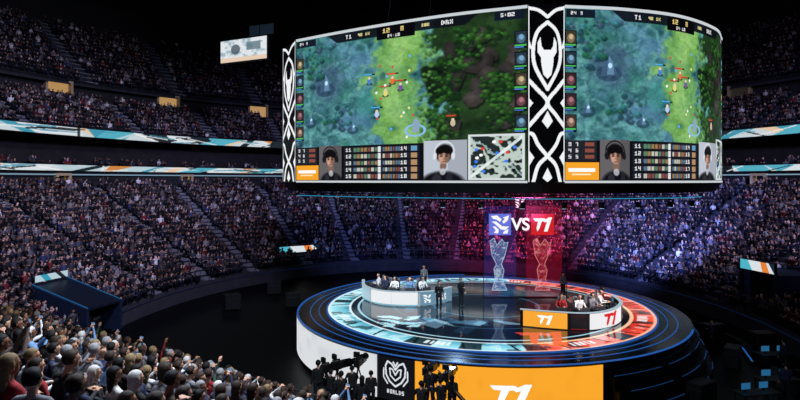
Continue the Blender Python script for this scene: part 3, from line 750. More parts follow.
def lampmesh():
    mb=MB(); mb.cyl((0,0,0),(0,0,-.34),.13,.16,12); mb.box((0,0,.12),(.34,.05,.05)); mb.box((-.17,0,0),(.03,.05,.28)); mb.box((.17,0,0),(.03,.05,.28))
    b=MB(); b.cyl((0,0,-.341),(0,0,-.35),.13,.13,12); return mb,b
l1,l2=lampmesh()
first=None
for i in range(6,88,7):
    p=TPr[i]
    if first is None:
        o=l1.obj('stage_light',BLACK,loc=(p[0],p[1],8.75),label='black moving-head stage light hanging under the truss',cat='stage light',group='stage lights on the truss'); c=l2.obj('lens',emat('lamp_lens',(.7,.85,1),2)); c.parent=o; first=(o,c)
    else:
        o=first[0].copy(); o.location=(p[0],p[1],8.75); col.objects.link(o); c=first[1].copy(); c.parent=o; col.objects.link(c)

# =====================================================================
# STAGE
SX,SY,SZ=5.25,35.0,2.33
st=empty('stage',(SX,SY,0),label='round glossy stage with cyan and red light ring',cat='stage')
NR,NA=150,900
R,A=np.meshgrid(np.linspace(0.02,9.6,NR),np.linspace(-math.pi,math.pi,NA,endpoint=True),indexing='ij')
xx=R*np.sin(A); yy=-R*np.cos(A)
C=np.zeros((NR,NA,3)); nz=vnoise(NR,NA,60,30,3); na=vnoise(NR,NA,70,1,8); nb=vnoise(NR,NA,150,14,9)
def cput(m,c,al=1.):
    global C
    m=(np.clip(np.asarray(m,float),0,1)*al)[...,None]; C=C*(1-m)+np.array(c)*m
side=np.clip((xx-1.8-.15*yy)/1.2+.5,0,1)
cput(np.ones_like(R),(.025,.05,.085)); cput(1-side,(.05,.11,.18),.8); cput(side,(.05,.03,.07),.8)
def sheen_shard(pts,c,al):  # pale and red streaks painted to stand in for reflections on the deck
    m=np.zeros(xx.shape,bool); n=len(pts)
    for i in range(n):
        x0,y0=pts[i]; x1,y1=pts[(i+1)%n]
        if y0==y1: continue
        m^=((y0>yy)!=(y1>yy))&(xx<(x1-x0)*(yy-y0)/(y1-y0)+x0)
    cput(m,c,al)
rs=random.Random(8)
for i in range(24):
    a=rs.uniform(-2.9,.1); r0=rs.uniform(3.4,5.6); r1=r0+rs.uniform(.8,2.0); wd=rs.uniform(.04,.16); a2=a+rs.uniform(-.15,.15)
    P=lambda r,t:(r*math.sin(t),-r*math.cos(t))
    sheen_shard([P(r0,a-wd),P(r0+.3,a+wd),P(min(r1,7.5),a2+wd),P(min(r1-.3,7.5),a2-wd)],rs.choice([(.42,.66,.80),(.22,.44,.58),(.66,.84,.94),(.12,.28,.42)]),rs.uniform(.25,.65))
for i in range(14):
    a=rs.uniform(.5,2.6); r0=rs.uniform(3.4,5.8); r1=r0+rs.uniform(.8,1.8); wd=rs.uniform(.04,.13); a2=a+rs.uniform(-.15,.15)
    sheen_shard([P(r0,a-wd),P(r0+.3,a+wd),P(min(r1,7.5),a2+wd),P(min(r1-.3,7.5),a2-wd)],rs.choice([(.65,.16,.16),(.35,.07,.10),(.85,.45,.35)]),rs.uniform(.25,.6))
cput((np.abs(R-3.2)<.05)|(np.abs(R-5.6)<.04),(.25,.55,.7),.6); cput(np.abs(R-7.75)<.07,(.7,.9,.97),.9)
ring=(R>8.2)&(R<9.45)
t_=np.clip((R-8.2)/1.25,0,1)[...,None]
cl=np.array([.26,.62,.72])*(1-t_)+np.array([.66,.93,.98])*t_; cr=np.array([.74,.14,.12])*(1-t_)+np.array([1.0,.36,.25])*t_
cc=np.where((side<.5)[...,None],cl,cr)
m=ring[...,None].astype(float); C=C*(1-m)+cc*m
cput(ring&(nb>.72),(.08,.16,.20),.6); cput(ring&(nb<.30),(.95,.99,1),.45)
cput(ring&(na>.80),(.05,.10,.13),.8)
for i in range(24):
    a=-math.pi+2*math.pi*i/24; cput(ring&(np.abs(A-a-.03*(R-9))<.008),(.03,.06,.08),.9)
    if i%3==1:
        for j in range(5): cput((R>8.6)&(R<9.1)&(np.abs(A-a-.06-.03*j)<.009),(.97,1,1),.9)
cput((R>9.45),(.88,.97,1),.95); cput(side*(R>9.45),(1,.68,.55),.9)
cput(side*((R>8.2)&(R<8.38)),(1,.82,.66),.9); cput((1-side)*((R>8.2)&(R<8.32)),(.92,.98,1),.9)
def floor_mark(px,py,fn,size,c):
    D=F*7.67/(py-180); fx=px2(px,D)-SX; fy=D-SY
    k=Cv(100,100,1); fn(k,5,15,90,70,(1,1,1)); img=k.a[...,0]
    u=((xx-fx)/size+.5)*99; v=((fy-yy)/size*.8+.5)*99
    ok=(u>=0)&(u<99)&(v>=0)&(v<99); val=np.zeros_like(xx); val[ok]=img[v[ok].astype(int),u[ok].astype(int)]
    cput(val,c,.9)
floor_mark(398,321,claw,2.8,(.7,.92,.97)); floor_mark(543,338,wing,2.6,(.85,.25,.25))
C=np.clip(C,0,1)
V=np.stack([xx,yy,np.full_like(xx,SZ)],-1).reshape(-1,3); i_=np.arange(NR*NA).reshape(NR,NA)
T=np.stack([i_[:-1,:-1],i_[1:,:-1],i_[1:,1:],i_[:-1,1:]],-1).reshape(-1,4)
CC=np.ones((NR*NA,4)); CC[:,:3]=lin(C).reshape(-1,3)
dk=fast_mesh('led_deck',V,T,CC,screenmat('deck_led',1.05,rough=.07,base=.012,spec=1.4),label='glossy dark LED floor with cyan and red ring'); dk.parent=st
def ringstrip(mb,r0,r1,z0,z1,a0,a1,n=120,mi=0):
    b=len(mb.v)
    for i in range(n+1):
        a=a0+(a1-a0)*i/n; s_,c_=math.sin(a),-math.cos(a)
        for r,z in ((r0,z0),(r1,z0),(r1,z1),(r0,z1)): mb.v.append((r*s_,r*c_,z))
    for i in range(n):
        for j in range(4):
            mb.f.append((b+i*4+j,b+(i+1)*4+j,b+(i+1)*4+(j+1)%4,b+i*4+(j+1)%4)); mb.mi.append(mi)
    mb.f.append((b,b+1,b+2,b+3)); mb.mi.append(mi); mb.f.append((b+n*4+3,b+n*4+2,b+n*4+1,b+n*4)); mb.mi.append(mi)
pi=math.pi
RS=11.4
GL=pmat('glossy_black',(.03,.035,.05),.15,noise=.2)
mb=MB(); ringstrip(mb,9.6,RS-.06,0.0,SZ-.05,-pi,pi); o=mb.obj('outer_walkway',GL); o.parent=st
mb=MB(); ringstrip(mb,.01,9.55,1.9,SZ-.02,-pi,pi); o=mb.obj('deck_base',BLACK); o.parent=st
BL=emat('stage_blue',(.14,.36,.68),.8)
mb=MB(); ringstrip(mb,9.62,9.70,SZ-.05,SZ+.02,-pi,pi); ringstrip(mb,10.1,10.14,SZ-.05,SZ-.03,-pi,pi); ringstrip(mb,10.6,10.65,SZ-.05,SZ-.03,-pi,pi)
ringstrip(mb,RS-.1,RS,SZ-.05,SZ-.01,-pi,math.radians(60))
o=mb.obj('edge_light',BL); o.parent=st
SB=pmat('step_black',(.018,.022,.03),.5,noise=.3,spec=.2)
mb=MB(); mb2=MB()
for k_ in range(3):
    r0=RS-.06+.30*k_; z=SZ-.6*(k_+1)
    ringstrip(mb,r0,r0+.30,0,z,math.radians(19),math.radians(160))
    for a0,a1 in ((19,33),(36,48),(52,60),(66,84)): ringstrip(mb2,r0+.27,r0+.302,z,z+.012,math.radians(a0+3*k_),math.radians(a1+2*k_),30)
for k_ in range(3):
    r0=RS-.06+.4*k_; z=SZ-.6*(k_+1)
    ringstrip(mb,r0,r0+.4,0,z,math.radians(-170),math.radians(-105)); ringstrip(mb2,r0+.36,r0+.402,z,z+.015,math.radians(-170),math.radians(-105))
o=mb.obj('steps',SB); o.parent=st; o=mb2.obj('step_light',emat('step_blue',(.10,.28,.50),.55)); o.parent=st
mb=MB(); ringstrip(mb,14.9,15.2,0,.45,math.radians(24),math.radians(120)); o=mb.obj('crowd_barrier',SB,loc=(SX,SY,0),label='low curved black barrier on the floor beside the stage',cat='barrier')
def phi(px):
    m_=(px-400)/F; best=None
    for i in range(4000):
        a=-1.6+2.8*i/3999; x=SX+RS*math.sin(a); y=SY-RS*math.cos(a)
        d=abs(x/y-m_)
        if best is None or d<best[0]: best=(d,a)
    return best[1]
def skirt(name,p0,p1,fn,lab):
    a0=p0 if isinstance(p0,float) else phi(p0); a1=p1 if isinstance(p1,float) else phi(p1); Lm=(a1-a0)*RS; hm=1.9
    cv=Cv(Lm*24,hm*24,1 if Lm>9 else 2.4); fn(cv)
    o=gridscreen(name,[(RS*math.sin(a),-RS*math.cos(a)) for a in np.linspace(a0,a1,cv.W)],np.linspace(.3+hm,.3,cv.H),cv,SCR,label=lab); o.parent=st
def f_white(cv): cv.a[...,:3]=(.86,.87,.88); n=cv.noise(12,3,4); cv.put(np.clip((n-.5)*2,0,1),(.75,.78,.82),.5)
def f_emb(cv):
    cv.a[...,:3]=(.05,.05,.07); w,h=cv.w,cv.h; W=(.88,.9,.93); c=w/2
    def M(pts,t):
        for sgn in (-1,1): cv.pl([(c+sgn*x*.85,h*(.06+y)) for x,y in pts],t,W)
    M([(0,.22),(5,.10),(11,.05),(14,.16),(13,.36),(8,.50),(0,.60)],1.8); M([(0,.34),(4,.22),(8,.2),(7,.36),(0,.47)],1.5); M([(3,.05),(0,.14)],1.7); M([(16.5,.22),(17,.42),(11,.56)],1.5)
    cv.text(c-10,h*.74,'WORLDS',4.4,W)
def f_or(cv):
    cv.a[...,:3]=(.98,.66,.17); w,h=cv.w,cv.h
    a0=phi(415);a1=phi(603); u=(phi(511)-a0)/(a1-a0)*w
    n=cv.noise(20,3,8); cv.put(np.clip((n-.6)*2,0,1),(.93,.55,.10),.25); wing(cv,u-21,h*.36,42,h*.46,(1,1,1))
skirt('skirt_screen',-1.42,377,f_white,'glowing white LED skirt section')
skirt('skirt_screen',378,414,f_emb,'black skirt section with white crest emblem')
skirt('skirt_screen',415,603,f_or,'glowing orange LED skirt section with white winged logo')

# ---- desks ----
def desk(path,lab,panels,body):
    L=resample(path,60); e=empty('player_desk',(path[0][0],path[0][1],SZ),label=lab,cat='desk')
    mb=MB(); wallstrip(mb,[tuple(p) for p in L],SZ,SZ+.88,.12); mb.obj('front_panel',body,parent=e)
    mb=MB(); wallstrip(mb,[tuple(p) for p in offset(L,-.10)],SZ+.68,SZ+.73,.75); mb.obj('desk_top',GL,parent=e)
    for t in (2,20,40,57):
        p=offset(L,-.6)[t]; mb=MB(); mb.box((p[0],p[1],SZ+.34),(.08,.08,.68)); mb.obj('leg',BLACK,parent=e)
    for t0,t1,fn,lb in panels:
        Q=offset(L,.03)[t0:t1+1]; ln=sum(math.dist(Q[i],Q[i+1]) for i in range(len(Q)-1)); cv=Cv(ln*40,36,1.8); fn(cv)
        arcscreen('panel_screen',Q,SZ+.05,SZ+.86,cv,SCR,parent=e,label=lb)
    mb=MB(); wallstrip(mb,[tuple(p) for p in offset(L,.05)],SZ+.88,SZ+.91,.2); mb.obj('top_trim',emat('desk_trim',(.75,.85,.9),.7),parent=e)
    return L
def solid(c,ac=(.3,.6,.7)):
    def f(cv):
        cv.a[...,:3]=c; cv.line(0,cv.h-1,cv.w,cv.h-1,2.5,ac); cv.line(0,6,cv.w,6,1.2,ac,.6)
    return f
def f_drx(cv):
    cv.a[...,:3]=(.40,.55,.64); claw(cv,6,7,22,22,(.97,.98,1)); cv.text(cv.w/2-8,10,'DRX',17,(.97,.98,1))
def f_wing(bg,fg):
    def f(cv): cv.a[...,:3]=bg; wing(cv,cv.w/2-16,7,32,22,fg)
    return f
def f_plain(cv):
    cv.a[...,:3]=(.92,.93,.94); cv.line(0,cv.h-2,cv.w,cv.h-2,3,(.45,.74,.82)); cv.line(cv.w*.5,0,cv.w*.5,cv.h,.8,(.7,.75,.78))
WHP=pmat('white_panel',(.75,.78,.8),.4,noise=.08)
dL=desk([(-2.55,38.8),(-2.3,36.6),(-1.2,35.0),(.6,34.5),(2.1,34.9),(3.3,36.2)],'white curved player desk with lit front panels',
  [(2,20,solid((.66,.78,.83)),'pale lit panel'),(21,41,f_plain,'white lit panel'),(42,58,f_drx,'blue lit panel with white logo and DRX lettering')],WHP)
def f_redlogo(cv):
    cv.a[...,:3]=(.93,.93,.94); wing(cv,cv.w*.5-25,3,50,30,(.85,.06,.07))
dR=desk([(6.3,29.9),(7.9,29.3),(9.6,29.0),(11.2,29.9),(12.3,31.6),(12.6,33.6)],'dark curved player desk with orange and red lit panels',
  [(1,15,f_wing((.98,.66,.2),(1,1,1)),'orange lit panel with white winged logo'),(16,21,solid((.06,.06,.08),(.5,.1,.1)),'black panel'),(22,41,f_redlogo,'white lit panel with bold red logo'),(43,58,solid((.12,.08,.1),(.5,.1,.1)),'black panel')],BLACK)
def monitor_parts():
    mb=MB(); mb.box((0,0,.26),(.56,.04,.30),bev=.01); mb.cyl((0,0,0),(0,0,.14),.02,n=8); mb.box((0,0,.01),(.24,.18,.02),bev=.03)
    m2=MB(); m2.box((0,-.022,.26),(.52,.004,.26)); return mb,m2
def chair_parts():
    mb=MB(); mb.cyl((0,0,.06),(0,0,.4),.035,n=8)
    for i in range(5):
        a=2*pi*i/5; mb.cyl((0,0,.08),(.28*math.cos(a),.28*math.sin(a),.05),.025,.02,6); mb.sph((.28*math.cos(a),.28*math.sin(a),.035),.035,nu=8,nv=6)
    s_=MB(); s_.box((0,0,.43),(.5,.5,.1),bev=.08); b_=MB(); b_.box((0,-.27,.86),(.46,.1,.8),bev=.04); b_.box((0,-.25,1.2),(.28,.12,.14),bev=.04)
    a_=MB(); a_.box((-.28,-.02,.64),(.07,.28,.04),bev=.02); a_.box((-.28,-.02,.53),(.04,.04,.2))
    a2=MB(); a2.box((.28,-.02,.64),(.07,.28,.04),bev=.02); a2.box((.28,-.02,.53),(.04,.04,.2))
    return mb,s_,b_,a_,a2
MP=[m.obj('x',q) for m,q in zip(monitor_parts(),(pmat('monitor_shell',(.22,.23,.26),.4,noise=.1),emat('monitor_face',(.25,.45,.6),.9)))]
CPs=[m.obj('x',q) for m,q in zip(chair_parts(),(BLACK,CLM['black'],pmat('chair_back',(.42,.42,.45),.6,noise=.1),BLACK,BLACK))]
def headset_mesh():
    hs=MB()
    for s_ in (-1,1): hs.cyl((s_*.085,0,0),(s_*.12,0,0),.045,n=10)
    for t in range(8):
        a0=pi*t/8;a1=pi*(t+1)/8; hs.cyl((.112*math.cos(a0),0,.135*math.sin(a0)),(.112*math.cos(a1),0,.135*math.sin(a1)),.013,n=6)
    me=bpy.data.meshes.new('headset'); me.from_pydata(hs.v,[],hs.f); me.materials.append(BLACK); return me
HSM=headset_mesh()
def team(L,idx,tops,lab,clab,hold,back,base):
    In=offset(L,-back); Mo=offset(L,-.42)
    for n_,i in enumerate(idx):
        x,y=In[i]; mx,my=Mo[i]; dx,dy=mx-x,my-y; rz=math.atan2(-dx,dy); z=SZ+base
        top=tops[n_%len(tops)]
        p=put_person(PLAY,(x,y,z),rz,top,['black','brown','black','brown','black'][n_],'short',lab%top,group=hold,scale=1.07)
        h=bpy.data.objects.new('headset',HSM); h.location=PLAY[1]; h.parent=p; col.objects.link(h)
        e=empty('gaming_chair',(x,y,z),label=clab,cat='chair',group='gaming chairs'); e.rotation_euler=(0,0,rz)
        for o,nm in zip(CPs,('chair_base','seat','backrest','armrest','armrest')):
            c=o.copy(); c.name=nm; c.parent=e; col.objects.link(c)
        e=empty('monitor',(mx,my,SZ+.73),label='dark computer monitor with glowing screen on the player desk',cat='monitor',group='player monitors'); e.rotation_euler=(0,0,rz); e.scale=(1,1,.8)
        for o,nm in zip(MP,('monitor_body','screen')):
            c=o.copy(); c.name=nm; c.parent=e; col.objects.link(c)
    mb=MB(); wallstrip(mb,[tuple(p) for p in offset(L,-.82)[6:55]],SZ,SZ+base,.95); mb.obj('floor_riser',GL,label='low dark riser under the players and their chairs',cat='riser')
team(dL,(14,22,30,38,46),('white','navy','white','blue','white'),'seated player in a %s jersey and headset at a desk','high-backed grey gaming chair behind the white desk','players at the white desk',1.05,.22)
team(dR,(13,22,31,40,49),('red','white','grey','white','red'),'seated player in a %s jersey and headset at a desk','high-backed grey gaming chair behind the dark desk','players at the dark desk',1.08,.22)
for o in MP+CPs: bpy.data.objects.remove(o)
def on_deck(px,py): D=F*7.67/(py-180); return (px2(px,D),D,SZ)
put_person(STAND,on_deck(439,312),pi,'black','black','short','standing stage crew member in black with one hand raised')
put_person(STAND,on_deck(461,307),pi+.6,'black','brown','short','standing person in black clothes on the stage')
for px,py,c,l in ((424,291,'grey','coach in grey standing behind the seated players'),(563,300,'grey','coach in grey standing behind the dark desk')):
    put_person(STAND,on_deck(px,py),pi if px<500 else 3.6,c,'black','short',l)

# ---- transparent display ----
D0=37.2; x0,x1=px2(484,D0),px2(566,D0); z0,z1=SZ+.02,zpy(198,D0)
cv=Cv(82,(z1-z0)/(x1-x0)*82,3.4,(.1,.14,.3)); H_=cv.h
def yy_(p): return (zpy(p,D0)-z1)/(z0-z1)*H_
cv.a[...,3]=.04
def aput(mask,c,a):
    cv.put(mask,c); m=np.clip(mask.astype(float),0,1); cv.a[...,3]=np.maximum(cv.a[...,3]*(1-m),0)+m*a
X,Y=cv.X,cv.Y
aput((X<32)&(Y>yy_(206)),(.22,.34,.85),.09); aput((X>42)&(X<78)&(Y>yy_(206)),(.80,.12,.25),.15)  # translucent blue and red columns stand in for projected light beams
aput((X>5)&(X<27)&(Y>yy_(214))&(Y<yy_(235)),(.42,.48,.9),.88); aput((X>47)&(X<70)&(Y>yy_(214))&(Y<yy_(235)),(.85,.14,.16),.9)
nf=cv.fbm(22,30,31)
for cx_,c1,c2 in ((15,(.45,.62,.95),(.80,.90,1)),(58,(.9,.22,.30),(1,.60,.60))):
    t=yy_(238); h=yy_(290)-t
    body=[(cx_-9,t+h*.06),(cx_-5,t),(cx_-2,t+h*.14),(cx_+3,t+h*.02),(cx_+6,t+h*.10),(cx_+9,t+h*.08),(cx_+6,t+h*.34),(cx_+2.5,t+h*.5),(cx_+5,t+h*.62),(cx_+3.5,t+h*.8),(cx_+8,t+h),(cx_-7,t+h),(cx_-3.5,t+h*.8),(cx_-5,t+h*.6),(cx_-2.5,t+h*.5),(cx_-7,t+h*.33)]
    B=cv.inpoly(body); aput(B,c1,.28); aput(B&(np.abs(nf-.5)<.018),c2,.6); aput(B&(nf>.64),c2,.5)
    n=len(body)
    for i in range(n):
        a,b=body[i],body[(i+1)%n]; dx,dy=b[0]-a[0],b[1]-a[1]; u_=np.clip(((X-a[0])*dx+(Y-a[1])*dy)/(dx*dx+dy*dy),0,1); aput(np.hypot(X-a[0]-u_*dx,Y-a[1]-u_*dy)<.35,c2,.6)
W=(1,1,1)
b4=cv.a[...,:3].copy(); claw(cv,7,yy_(215.5),18,yy_(233.5)-yy_(215.5),W); wing(cv,49,yy_(217.5),19,yy_(231.5)-yy_(217.5),W); claw(cv,30,yy_(198.5),11,yy_(208)-yy_(198.5),(.9,.93,.97))
ch=np.abs(cv.a[...,:3]-b4).sum(-1)>.05; al=cv.a[...,3]; al[ch]=.97
hp=empty('transparent_display',((x0+x1)/2,D0,SZ),label='tall see-through LED display with blue and red team panels',cat='display')
gridscreen('display_mesh',np.stack([np.linspace(x0,x1,cv.W),np.full(cv.W,D0)],1),np.linspace(z1,z0,cv.H),cv,screenmat('see_through_led',1.0,alpha=True,spec=0.0),parent=hp)
mb=MB(); mb.box((x0-.03,D0,(z0+z1)/2),(.04,.04,z1-z0)); mb.box((x1+.03,D0,(z0+z1)/2),(.04,.04,z1-z0)); mb.box(((x0+x1)/2,D0,z1),(x1-x0+.1,.04,.04)); mb.box(((x0+x1)/2,D0,SZ+.02),(x1-x0+.3,.4,.04))
mb.obj('display_frame',BLACK,parent=hp)
tc=bpy.data.curves.new('vs_lettering','FONT'); tc.body='VS'; tc.size=1.12; tc.extrude=.01; tc.align_x='CENTER'; tc.offset=.025
to=bpy.data.objects.new('tmptext',tc); col.objects.link(to)
dg=bpy.context.evaluated_depsgraph_get(); tm=bpy.data.meshes.new_from_object(to.evaluated_get(dg)); bpy.data.objects.remove(to)
tm.materials.clear(); tm.materials.append(emat('white_letter',(1,1,1),1.0))
to=bpy.data.objects.new('lettering',tm); to.location=(px2(520.5,D0),D0-.04,zpy(230,D0)); to.rotation_euler=(pi/2,0,0); finish(to,parent=hp,label='bold white VS lettering')

# =====================================================================
# tunnels
def vom(x,y,z,w,l,h,rz,lab,scr):
    e=empty('tunnel_entrance',(x,y,z),label=lab,cat='tunnel entrance'); e.rotation_euler=(0,0,rz)
    B=pmat('blue_wall',(.06,.12,.22),.6,noise=.3,nscale=2)
    mb=MB(); mb.box((-w/2,0,h/2),(.2,l,h)); mb.box((w/2,0,h/2),(.2,l,h)); mb.box((0,-l/2,h/2),(w,.2,h)); mb.box((0,-l*.1,h-.1),(w,l*.8,.12))
    o=mb.obj('tunnel_wall',B); o.parent=e
    if scr:
        cv=Cv(60,16,2,(.85,.88,.9)); cv.poly([(0,0),(14,0),(22,16),(0,16)],(.3,.7,.78)); cv.poly([(36,0),(46,0),(52,16),(40,16)],(.9,.5,.2)); cv.poly([(50,0),(60,0),(60,16)],(.1,.15,.2))
        o=gridscreen('header_screen',np.stack([np.linspace(w*.48,-w*.48,cv.W),np.full(cv.W,l/2+.02)],1),np.linspace(h+.75,h+.1,cv.H),cv,SCR); o.parent=e
        mb=MB(); mb.box((0,l/2-.08,h+.42),(w,.16,.75)); o=mb.obj('header_box',BLACK); o.parent=e
def facing(x,y): return math.atan2(-(SX-x),(SY-y))
def canopy(A,B,zA,zB,w,zb):
    A=Vector((A[0],A[1],0));B=Vector((B[0],B[1],0)); d=(B-A).normalized(); n=Vector((-d.y,d.x,0))*w/2
    e=empty('tunnel_entrance',(A.x,A.y,zb),label='sloping blue-edged tunnel canopy cut into the seating',cat='tunnel entrance')
    Bm=pmat('blue_wall',(.06,.12,.22),.6,noise=.3,nscale=2)
    for sg in (-1,1):
        a=A+n*sg;b=B+n*sg; t=n.normalized()*.1
        v=[]
        for off in (-t,t): v+=[a+off+Vector((0,0,zb)),b+off+Vector((0,0,zb)),b+off+Vector((0,0,zB)),a+off+Vector((0,0,zA))]
        mb=MB(); mb.add(v,[(0,1,2,3),(7,6,5,4),(0,4,5,1),(1,5,6,2),(2,6,7,3),(3,7,4,0)]); mb.obj('side_wall',Bm,parent=e)
        mb=MB(); mb.cyl(a+Vector((0,0,zA+.05)),b+Vector((0,0,zB+.05)),.03,n=6); mb.obj('edge_light',emat('parapet_blue',(.12,.42,.66),.6),parent=e)
    v=[A-n+Vector((0,0,zA)),A+n+Vector((0,0,zA)),B+n+Vector((0,0,zB)),B-n+Vector((0,0,zB))]; v+=[q-Vector((0,0,.12)) for q in v]
    mb=MB(); mb.add(v,[(0,1,2,3),(7,6,5,4),(0,4,5,1),(1,5,6,2),(2,6,7,3),(3,7,4,0)]); mb.obj('canopy_roof',pmat('canopy_roof',(.05,.08,.14),.45,noise=.3),parent=e)
    cv=Cv(40,10,3,(.70,.80,.84)); cv.poly([(6,0),(14,0),(20,10),(12,10)],(.2,.6,.7)); cv.poly([(24,0),(30,0),(38,10),(32,10)],(.1,.12,.15))
    p=A-n*.9+d*.2; q=A+n*.9+d*.2
    gridscreen('lit_panel',np.stack([np.linspace(p.x,q.x,cv.W),np.linspace(p.y,q.y,cv.W)],1) ,np.linspace(zA+.5,zA+.1,cv.H),cv,SCR,parent=e)
canopy((-21.9,35.6),(-17.9,34.6),3.7,2.45,2.7,.6)
for px,D,h in ((296,61,2.3),(628,61,1.7)):
    x=px2(px,D); vom(x,D,0,4.6 if h>2 else 3.6,2.0,h,facing(x,D),'dark tunnel entrance with a small bright screen above',True)
vom(25.6,38.5,1.6,3.0,3.4,2.2,facing(25.6,38.5),'dark blue tunnel entrance with a small bright screen above',True)
def hang(px,py,D,w,h,rz,lab,fn):
    x=px2(px,D); z=zpy(py,D); e=empty('hanging_screen',(x,D,z),label=lab,cat='screen'); e.rotation_euler=(0,0,rz)
    cv=Cv(60,60*h/w,2); fn(cv)
    o=gridscreen('screen',np.stack([np.linspace(-w/2,w/2,cv.W),np.full(cv.W,-.13)],1),np.linspace(h/2,-h/2,cv.H),cv,SCR); o.parent=e
    mb=MB(); mb.box((0,0,0),(w+.3,.24,h+.3)); o=mb.obj('screen_housing',BLACK); o.parent=e
    for sx in (-w/3,w/3):
        mb=MB(); mb.cyl((sx,0,h/2),(sx,0,42-z),.04,n=6); o=mb.obj('suspension_cable',pmat('cable_black',(.02,.02,.02))); o.parent=e
def f_hs(cv):
    cv.a[...,:3]=(.88,.9,.92); n=cv.fbm(8,5,3); cv.put(np.clip((n-.5)*6,0,1),(.5,.62,.66),.7); cv.rect(0,cv.h*.8,cv.w,cv.h,(.9,.8,.7)); cv.ell(20,10,6,5,(.2,.25,.3),.7); cv.rect(34,4,52,12,(.3,.4,.45),.7)
hang(244,50,62,6.4,2.4,-.45,'bright hanging screen high above the upper stand',f_hs)
hang(262,30,78,4.0,1.4,-.4,'dim hanging screen high above the upper stand',lambda cv:cv.put(np.ones_like(cv.X),(.08,.12,.16)))
def truss(p,q,name='ceiling_truss'):
    mb=MB(); p=Vector(p);q=Vector(q); d=(q-p); n=int(d.length/1.5); up=Vector((0,0,.8)); sd=d.normalized().cross(Vector((0,0,1)))*.5
    for o_ in (up,sd,-sd): mb.cyl(p+o_,q+o_,.06,n=5)
    for i in range(n):
        a=p+d*i/n;b=p+d*(i+1)/n; mb.cyl(a+up,b+sd,.03,n=4); mb.cyl(b+up,a-sd,.03,n=4); mb.cyl(a+sd,b-sd,.03,n=4)
    mb.obj(name,STEEL,label='dark steel roof truss under the ceiling',cat='truss',group='roof trusses')
for y in (40,52,64,78): truss((-48,y,36),(52,y,36))

# =====================================================================
# CAMERA PLATFORM and crew
def broadcast_camera(x,y,z,rz,hgt=1.45):
    e=empty('broadcast_camera',(x,y,z),label='black broadcast camera with long lens on a tripod',cat='video camera',group='broadcast cameras'); e.rotation_euler=(0,0,rz)
    mb=MB(); mb.box((0,0,hgt),(.24,.5,.28),bev=.03); mb.box((0,-.05,hgt+.22),(.05,.34,.05)); mb.box((0,-.2,hgt+.17),(.04,.04,.1)); mb.box((0,.1,hgt+.17),(.04,.04,.1)); o=mb.obj('camera_body',BLACK); o.parent=e
    mb=MB(); mb.box((0,.46,hgt+.01),(.26,.42,.26),bev=.03); mb.cyl((0,.65,hgt+.01),(0,.85,hgt+.01),.11,.15,14); o=mb.obj('lens',GL); o.parent=e
    mb=MB(); mb.box((-.02,-.12,hgt+.35),(.26,.12,.2),bev=.02); mb.box((-.02,-.185,hgt+.35),(.2,.01,.15)); o=mb.obj('viewfinder',BLACK); o.parent=e
    mb=MB()
    for i in range(3):
        a=2*pi*i/3+.5; mb.cyl((0,0,hgt-.2),(.45*math.cos(a),.45*math.sin(a),.02),.03,.02,8)
    mb.cyl((0,0,hgt-.25),(0,0,hgt-.1),.07,n=10); o=mb.obj('tripod',BLACK); o.parent=e
    mb=MB(); mb.cyl((.12,-.2,hgt-.12),(.2,-.62,hgt-.28),.015,n=6); o=mb.obj('pan_handle',BLACK); o.parent=e
pz=.85
mb=MB(); mb.box((-.9,21.9,pz-.1),(6.6,3.4,.2))
for x in (-4.0,-1.9,.2,2.2):
    for y in (20.4,23.4): mb.box((x,y,(pz-.2)/2),(.12,.12,pz-.2))
mb.obj('camera_platform',BLACK,label='raised black camera platform facing the stage',cat='platform')
CREW=[(318,22.9,STAND,'short','standing crew member in black on the camera platform'),(330,22.6,OPER,'short','standing camera operator in black beside a broadcast camera'),(341,21.8,STAND,'short','standing crew member in black on the camera platform'),
 (352,22.8,OPER,'short','standing camera operator in dark clothes beside a broadcast camera'),(362,21.4,STAND,'long','standing crew member in black with long hair'),
 (371,22.4,STAND,'short','standing crew member in black on the camera platform'),
 (421,21.0,OPER,'short','standing camera operator in black before the orange screen'),
 (430,22.2,STAND,'short','standing crew member in black before the orange screen'),(441,21.2,OPER,'short','standing camera operator in black leaning to a camera'),(452,21.8,STAND,'long','standing crew member in black with long hair near the stage')]
rr=random.Random(2)
for i,(px,D,v,hs,lab) in enumerate(CREW):
    put_person(v,(px2(px,D),D,pz),rr.uniform(-.8,.6),'black','black',hs,lab,scale=rr.uniform(.90,1.08))
for px,D,h in ((325,23.3,1.45),(336,23.2,1.62),(357,23.3,1.7),(426,22.6,1.6),(446,22.2,1.55)): broadcast_camera(px2(px,D)+.05,D,pz,rr.uniform(-1.0,.5),h)
e=empty('camera_crane',(3.3,19.6,0),label='long black camera crane arm with a camera head',cat='camera crane')
mb=MB(); mb.box((0,0,.3),(.9,.9,.2)); mb.cyl((0,0,.3),(0,0,1.9),.09,n=10); mb.box((0,0,1.95),(.3,.3,.3)); o=mb.obj('pedestal',BLACK); o.parent=e
mb=MB(); mb.cyl((-1.4,-.6,1.6),(2.0,3.0,2.3),.06,.04,8); mb.cyl((-1.4,-.6,1.75),(2.0,3.0,2.4),.025,.025,6); o=mb.obj('crane_arm',BLACK); o.parent=e
mb=MB(); mb.box((2.0,3.0,2.1),(.22,.4,.22)); mb.cyl((2.0,3.2,2.1),(2.0,3.5,2.1),.08,.1,12); o=mb.obj('camera_head',GL); o.parent=e
e.rotation_euler=(0,0,1.1)
